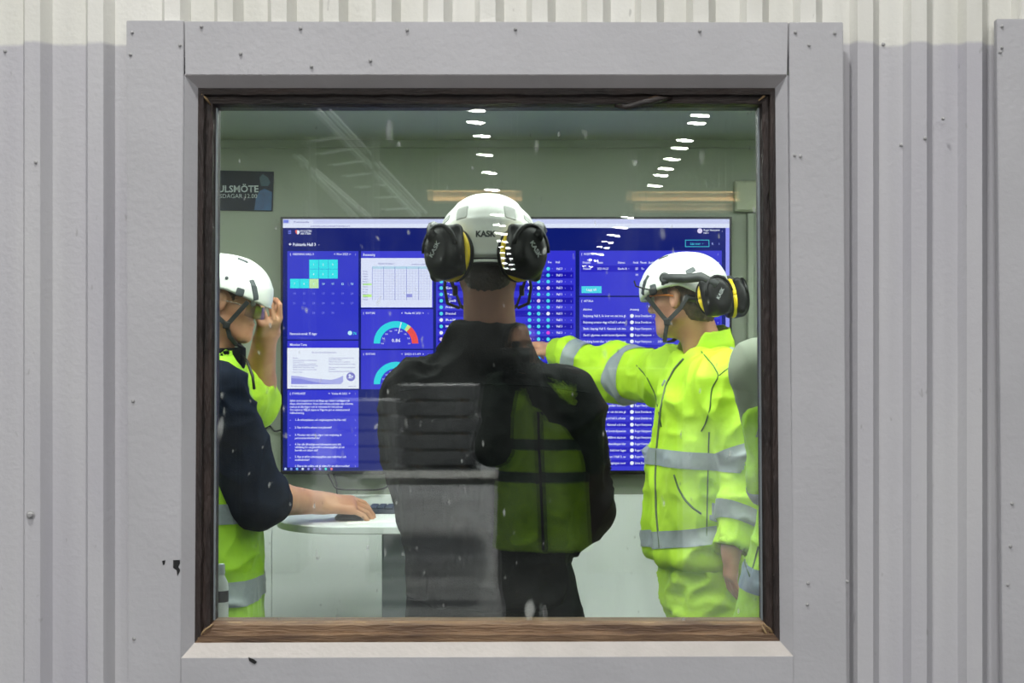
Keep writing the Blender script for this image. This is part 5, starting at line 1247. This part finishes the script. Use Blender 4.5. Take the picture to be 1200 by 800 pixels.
    # black collar at the throat
    v = Vox(nb - 0.13, nb + 0.15, 0.005); v.loft(nb, frame(ty, (0.25, 0, 1)), [(-0.03, 0, 0.005, 0.084, 0.092), (0.05, 0, 0.012, 0.075, 0.088)], 0.0); v.loft(nb, frame(ty, (0.25, 0, 1)), [(-0.1, 0, 0.005, 0.07, 0.075), (0.10, 0, 0.012, 0.062, 0.074)], 0.0, 's'); solid('collar', v, M_DARK, r)
    hm = helmet(r, o, Rh, False)
    # clear goggles held at the eyes
    gl = empty_part('safety_glasses', r)
    for s_ in (-1, 1):
        B().ribbon([P(s_*0.066, 0.072, -0.012), P(s_*0.056, 0.098, -0.016), P(s_*0.030, 0.116, -0.016), P(s_*0.006, 0.122, -0.012)], 0.040, 0.003, Rh @ A([s_*0.55, 0.8, 0])).build('lens', M_CLEAR, gl)
        B().tube([P(s_*0.083, -0.01, 0.002), P(s_*0.080, 0.04, 0.0), P(s_*0.066, 0.075, -0.004)], 0.003, 6).build('temple', M_CLEAR, gl, smooth=True)
person_left()

# ---- person in the dark jacket seen from behind, close to the glass
def person_middle():
    base = A([-0.072, 3.66, 0.0]); ty = A([0.03, 1.0, 0]); Rt = frame(ty)
    r = empty('person', base, 'person in dark jacket with ear defenders on a white helmet, seen from behind', 'person')
    o = W(572, 302, 3.64); Rh = frame((0.02, 1, -0.10), (0, 0.1, 1)); P = lambda x, y, z: o + Rh @ A([x, y, z], float)
    shL, elL, wrL = A([-0.268, 3.65, 1.415]), A([-0.242, 3.76, 1.12]), A([-0.13, 3.98, 1.13])
    shR, elR, wrR = A([0.128, 3.65, 1.405]), A([0.160, 3.72, 1.115]), A([0.05, 3.95, 1.13])
    hips = [A([-0.155, 3.68, 0.88]), A([0.040, 3.68, 0.88])]; kn = [A([-0.19, 3.69, 0.48]), A([0.05, 3.69, 0.48])]; an = [A([-0.20, 3.67, 0.10]), A([0.06, 3.67, 0.10])]
    nb = A([-0.068, 3.66, 1.54])
    v = Vox((-0.45, 3.45, 0.05), (0.32, 4.15, 2.0), 0.0055); head_sdf(v, o, Rh); v.cone(P(0, -0.028, -0.05), nb, 0.062, 0.070, 0.025)
    v.loft(base, Rt, [(0.80, 0, 0, 0.15, 0.11), (1.0, 0, 0, 0.14, 0.11), (1.25, 0, 0, 0.16, 0.12), (1.42, 0, 0, 0.14, 0.09), (1.53, 0, 0, 0.07, 0.06)], 0.03)
    taper_arm(v, shL, elL, wrL); taper_arm(v, shR, elR, wrR); legs_sdf(v, hips, kn, an, (0.08, 0.058, 0.04))
    hand_sdf(v, wrL, A([0.8, 0.6, 0.05]), (0.1, -0.2, -1), -1, [(0.3, 0.3, 0.2)]*4); hand_sdf(v, wrR, A([-0.8, 0.6, 0.02]), (0, -0.2, -1), 1, [(0.3, 0.3, 0.2)]*4)
    solid('body', v, mat('shaded_skin', (132, 92, 76), 0.55, 0.08, 14, 0.05, 120), r, smooth=1); eyes(r, o, Rh); hair(r, o, Rh, M_HAIR, -0.092)  # skin colour darkened to stand for shade on the neck
    v = Vox((-0.42, 3.4, 0.05), (0.28, 3.95, 1.05), 0.010); legs_sdf(v, hips, kn, an, (0.118, 0.10, 0.085), 0.05); v.loft(base, Rt, [(0.76, 0, 0, 0.215, 0.14), (1.0, 0, 0, 0.195, 0.135)], 0.05); v.box(A([-0.285, 3.68, 0.72]), (0.022, 0.07, 0.08), None, 0.02, 0.02); v.box(A([0.145, 3.68, 0.72]), (0.022, 0.07, 0.08), None, 0.02, 0.02); solid('trousers', v, M_TROU, r, 0.013, 2.6)
    boots(r, an, ty)
    v = Vox((-0.48, 3.42, 0.82), (0.35, 4.05, 1.70), 0.008)
    v.loft(base, Rt, [(0.90, 0, 0, 0.21, 0.15), (1.0, 0, 0, 0.205, 0.155), (1.25, 0, 0, 0.225, 0.165), (1.40, 0, -0.005, 0.205, 0.145), (1.50, 0, -0.01, 0.135, 0.105), (1.60, 0, 0, 0.090, 0.090)], 0.05)
    v.cone(shL, elL, 0.092, 0.082, 0.06); v.cone(elL, wrL, 0.082, 0.055, 0.03); v.cone(shR, elR, 0.092, 0.082, 0.06); v.cone(elR, wrR, 0.082, 0.055, 0.03)
    v.cone(nb + A([0, 0, 0.02]), nb + A([0, 0.02, 0.25]), 0.075, 0.10, 0.004, 's'); v.loft(base, Rt, [(0.8, 0, 0, 0.19, 0.13), (0.94, 0, 0, 0.19, 0.13)], 0.01, 's')
    jk = solid('jacket', v, M_DARK, r, 0.018, 5.2)
    seam('yoke_seam', jk, [(470, 458), (520, 452), (574, 450), (630, 452), (690, 460)], 0.002, M_TROU)
    hm = helmet(r, o, Rh, True, True); brand_on_back(hm, o, Rh)
    for s_ in (-1, 1): B().tube([P(s_*0.092, -0.03, -0.02), P(s_*0.100, -0.02, -0.07), P(s_*0.094, 0.0, -0.105), P(s_*0.07, 0.04, -0.11)], 0.004, 6).build('loose_strap', M_STRAP, hm, smooth=True)
    rescale(hm, o + Rh @ A([0, 0, 0.02]), 1.10)
person_middle()

# ---- person at the right edge of the window, mostly hidden by the frame
def person_edge():
    base = A([0.865, 3.78, 0.0]); ty = nrm((-0.35, 1.0, 0)); Rt = frame(ty)
    r = empty('person', base, 'person in green hi-vis with a pale grey shoulder, mostly hidden behind the right window frame', 'person')
    o = A([0.90, 3.80, 1.74]); Rh = frame((-0.5, 1, -0.05)); P = lambda x, y, z: o + Rh @ A([x, y, z], float)
    shL, elL, wrL = A([0.635, 3.72, 1.485]), A([0.70, 3.72, 1.185]), A([0.80, 3.95, 1.15])
    shR, elR, wrR = A([1.06, 3.86, 1.46]), A([1.12, 3.88, 1.16]), A([1.0, 4.08, 1.15])
    hips = [A([0.77, 3.76, 0.88]), A([0.96, 3.82, 0.88])]; kn = [A([0.76, 3.76, 0.48]), A([0.97, 3.82, 0.48])]; an = [A([0.76, 3.75, 0.10]), A([0.98, 3.81, 0.10])]
    nb = A([0.875, 3.79, 1.53])
    v = Vox((0.5, 3.5, 0.05), (1.3, 4.3, 1.95), 0.008); head_sdf(v, o, Rh); v.cone(P(0, -0.028, -0.05), nb, 0.058, 0.064, 0.025)
    v.loft(base, Rt, [(0.80, 0, 0, 0.15, 0.11), (1.25, 0, 0, 0.15, 0.12), (1.42, 0, 0, 0.14, 0.09), (1.53, 0, 0, 0.07, 0.06)], 0.03)
    taper_arm(v, shL, elL, wrL); taper_arm(v, shR, elR, wrR); legs_sdf(v, hips, kn, an, (0.08, 0.058, 0.04)); hand_sdf(v, wrL, A([0.3, 1, 0]), (0, 0, -1), -1, [(0.3, 0.3, 0.2)]*4); hand_sdf(v, wrR, A([-0.4, 1, 0]), (0, 0, -1), 1, [(0.3, 0.3, 0.2)]*4)
    solid('body', v, M_SKIN2, r, smooth=1); hair(r, o, Rh, M_HAIR)
    v = Vox((0.5, 3.5, 0.05), (1.2, 4.1, 1.05), 0.012); legs_sdf(v, hips, kn, an, (0.11, 0.095, 0.08), 0.05); v.loft(base, Rt, [(0.76, 0, 0, 0.19, 0.13), (1.0, 0, 0, 0.19, 0.13)], 0.05); solid('trousers', v, M_TROU, r, 0.012, 1.0); boots(r, an, ty)
    # pale grey-green shoulders
    v = Vox((0.5, 3.5, 1.20), (1.3, 4.15, 1.70), 0.008)
    v.loft(base, Rt, [(1.22, 0, 0, 0.20, 0.13), (1.40, 0, 0, 0.20, 0.13), (1.50, 0, 0, 0.14, 0.10), (1.58, 0, 0, 0.085, 0.085)], 0.05); v.cone(shL, elL*0.55 + shL*0.45, 0.082, 0.072, 0.06); v.cone(shR, elR*0.5 + shR*0.5, 0.082, 0.072, 0.06)
    v.cone(nb + A([0, 0, 0.02]), nb + A([0, 0.02, 0.25]), 0.070, 0.10, 0.004, 's')
    top = solid('shirt', v, mat('pale_grey_green_fabric', (146, 154, 136), 0.7, 0.04, 6, 0.1, 160), r, 0.008, 7.7)
    # hi-vis sleeve end and vest
    v = Vox((0.5, 3.5, 1.0), (1.0, 4.1, 1.5), 0.007); v.cone(shL*0.62 + elL*0.38, elL, 0.076, 0.086, 0.02); v.cone(elL, wrL, 0.086, 0.06, 0.03); sl = solid('sleeve', v, M_HVD, r, 0.010, 2.2)
    tape(sl, elL + A([0.0, 0.0, 0.02]), (0.55, 0.2, -1), 0.03)
    def vest(v, g=0.0): v.loft(base, Rt, [(0.78, 0, 0, 0.30+g, 0.20+g), (0.92, 0, 0, 0.275+g, 0.19+g), (1.05, 0, 0, 0.235+g, 0.17+g), (1.28, 0, 0, 0.20+g, 0.155+g)], 0.02)
    v = Vox((0.5, 3.5, 0.75), (1.25, 4.15, 1.32), 0.008); vest(v); ve = solid('vest', v, M_HVD, r, 0.012, 3.3)
    tape(ve, (0.87, 3.78, 0.925), (0.06, 0, 1), 0.062, None, mat('blue_grey_tape', (120, 138, 156), 0.4, 0.05, 60))
    seam('piping', ve, [(884, 612), (871, 640), (874, 660), (880, 676)], 0.004, M_PIPE); seam('piping', ve, [(889, 640), (884, 660), (880, 676)], 0.003, M_PIPE)
    helmet(r, o, Rh, False)
person_edge()

# ---- the photographer, standing behind the lens and mirrored in the glass
def photographer():
    base = A([0.125, -0.30, 0.0]); ty = nrm((-0.10, 1.0, 0)); Rt = frame(ty)
    r = empty('person', base, 'photographer in green vest over dark clothes, mirrored on the back of the dark jacket', 'person')
    o = A([0.04, -0.235, 1.565]); Rh = frame((-0.05, 1, -0.05)); P = lambda x, y, z: o + Rh @ A([x, y, z], float)
    shL, elL, wrL = A([-0.065, -0.30, 1.365]), A([-0.105, -0.18, 1.10]), A([-0.05, -0.10, 1.36])
    shR, elR, wrR = A([0.305, -0.33, 1.355]), A([0.345, -0.27, 1.06]), A([0.11, -0.12, 1.38])
    hips = [A([0.035, -0.31, 0.82]), A([0.215, -0.31, 0.82])]; kn = [A([0.03, -0.31, 0.46]), A([0.23, -0.31, 0.46])]; an = [A([0.03, -0.33, 0.10]), A([0.235, -0.33, 0.10])]
    nb = A([0.095, -0.30, 1.455])
    v = Vox((-0.3, -0.6, 0.05), (0.55, 0.0, 1.8), 0.008); head_sdf(v, o, Rh); v.cone(P(0, -0.028, -0.05), nb, 0.055, 0.062, 0.025)
    v.loft(base, Rt, [(0.78, 0, 0, 0.14, 0.10), (1.2, 0, 0, 0.14, 0.11), (1.38, 0, 0, 0.13, 0.09), (1.46, 0, 0, 0.07, 0.06)], 0.03)
    taper_arm(v, shL, elL, wrL); taper_arm(v, shR, elR, wrR); legs_sdf(v, hips, kn, an, (0.08, 0.058, 0.04))
    hand_sdf(v, wrL, A([0.25, 0.15, 0.9]), (0.3, 0.9, 0), -1, [(0.5, 0.6, 0.4)]*4, sc=0.9); hand_sdf(v, wrR, A([-0.35, 0.15, 0.85]), (-0.3, 0.9, 0), 1, [(0.5, 0.6, 0.4)]*4, sc=0.9)
    solid('body', v, M_SKIN2, r, smooth=1); eyes(r, o, Rh); hair(r, o, Rh, M_HAIR)
    for w_, d_, n_, s_ in ((wrL, A([0.25, 0.15, 0.9]), (0.3, 0.9, 0), -1), (wrR, A([-0.35, 0.15, 0.85]), (-0.3, 0.9, 0), 1)):
        v = Vox(w_ - 0.16, w_ + 0.2, 0.005); hand_sdf(v, w_, d_, n_, s_, [(0.5, 0.6, 0.4)]*4, sc=0.9); v.d -= 0.004; solid('glove', v, M_BLACK, r, smooth=1)
    v = Vox((-0.2, -0.6, 0.05), (0.45, -0.1, 1.0), 0.012); legs_sdf(v, hips, kn, an, (0.108, 0.09, 0.075), 0.05); v.loft(base, Rt, [(0.66, 0, 0, 0.20, 0.14), (0.95, 0, 0, 0.18, 0.13)], 0.05); solid('trousers', v, M_TROU, r, 0.01, 1.2); boots(r, an, ty)
    v = Vox((-0.3, -0.6, 0.75), (0.55, 0.0, 1.62), 0.010)
    v.loft(base, Rt, [(0.80, 0, 0, 0.18, 0.14), (1.2, 0, 0, 0.19, 0.15), (1.36, 0, 0, 0.18, 0.12), (1.44, 0, 0, 0.12, 0.10), (1.51, 0, 0, 0.085, 0.085)], 0.05); v.cone(shL, elL, 0.08, 0.072, 0.05); v.cone(elL, wrL, 0.072, 0.05, 0.03); v.cone(shR, elR, 0.08, 0.072, 0.05); v.cone(elR, wrR, 0.072, 0.05, 0.03)
    v.cone(nb + A([0, 0, 0.02]), nb + A([0, 0.02, 0.25]), 0.068, 0.10, 0.004, 's'); solid('jacket', v, M_DARKG, r, 0.012, 1.1)
    # hood up round the head
    v = Vox(o - 0.2, o + 0.2, 0.008); v.ell(P(0, -0.02, 0.01), (0.11, 0.125, 0.14), Rh, 0.0); v.cone(P(0, -0.04, -0.09), nb, 0.09, 0.11, 0.04); v.ell(P(0, 0.05, 0.0), (0.085, 0.14, 0.115), Rh, 0.01, 's'); v.cone(P(0, -0.02, -0.05), nb - A([0, 0, 0.1]), 0.075, 0.075, 0.004, 's'); solid('hood', v, M_DARK, r, 0.006, 2.0)
    # vest with zip and tape
    def vest(v, g=0.0): v.loft(base, Rt, [(0.63, 0, 0, 0.222+g, 0.168+g), (0.9, 0, 0, 0.212+g, 0.168+g), (1.2, 0, 0, 0.205+g, 0.165+g), (1.36, 0, 0, 0.178+g, 0.137+g), (1.46, 0, 0, 0.115+g, 0.105+g)], 0.0)
    def cut(v):
        for s_, d in ((shL, A([-0.13, 0.0, 0])), (shR, A([0.13, 0, 0]))): v.cone(s_ + d, s_ + d + A([0, 0, -0.17]), 0.125, 0.125, 0.012, 's')
        v.cone(nb + A([-0.01, 0.10, 0.03]), nb + A([-0.005, 0.16, -0.18]), 0.085, 0.006, 0.01, 's'); v.cone(nb + A([0, 0, 0.0]), nb + A([0, 0.02, 0.25]), 0.075, 0.10, 0.004, 's')
    v = Vox((-0.3, -0.6, 0.6), (0.5, 0.0, 1.5), 0.008); vest(v); v.loft(base, Rt, [(0.5, 0, 0, 0.212, 0.158), (0.9, 0, 0, 0.202, 0.158), (1.2, 0, 0, 0.195, 0.155), (1.36, 0, 0, 0.168, 0.127), (1.6, 0, 0, 0.085, 0.075)], 0.0, 's'); cut(v)
    ve = solid('vest', v, M_HVD, r, 0.006, 5.0)
    for z in (0.97, 1.12): tape(ve, (0.12, -0.3, z), (0, 0, 1), 0.05, None, mat('dark_green_tape', (60, 84, 66), 0.5, 0.05, 40))
    f = lambda u, z, d: tuple(base + Rt @ A([u, d, z]))
    B().ribbon([f(-0.005, 1.27, 0.166), f(0.0, 1.1, 0.176), f(0.01, 0.9, 0.178), f(0.02, 0.64, 0.178)], 0.028, 0.012, (0, 1, 0)).build('zip', M_BLACK, ve)
    # the camera in the hands, just behind the picture's own viewpoint
    cm = empty('photo_camera', (0.0, -0.09, 1.52), 'black photo camera held up by the photographer mirrored in the glass', 'camera')
    B().box(-0.072, 0.072, -0.125, -0.065, 1.465, 1.560, 0.008).build('camera_body', M_BLACK, cm); B().box(-0.025, 0.025, -0.12, -0.07, 1.558, 1.590, 0.008).build('prism_hump', M_BLACK, cm)
    B().lathe([(0.036, -0.067), (0.037, -0.03), (0.040, -0.028), (0.040, -0.010), (0.036, -0.008)], (0, 0, 1.52), 24, A([[1, 0, 0], [0, 0, 1], [0, -1, 0]], float)).build('lens_barrel', M_BLACK, cm, auto=40)
photographer()
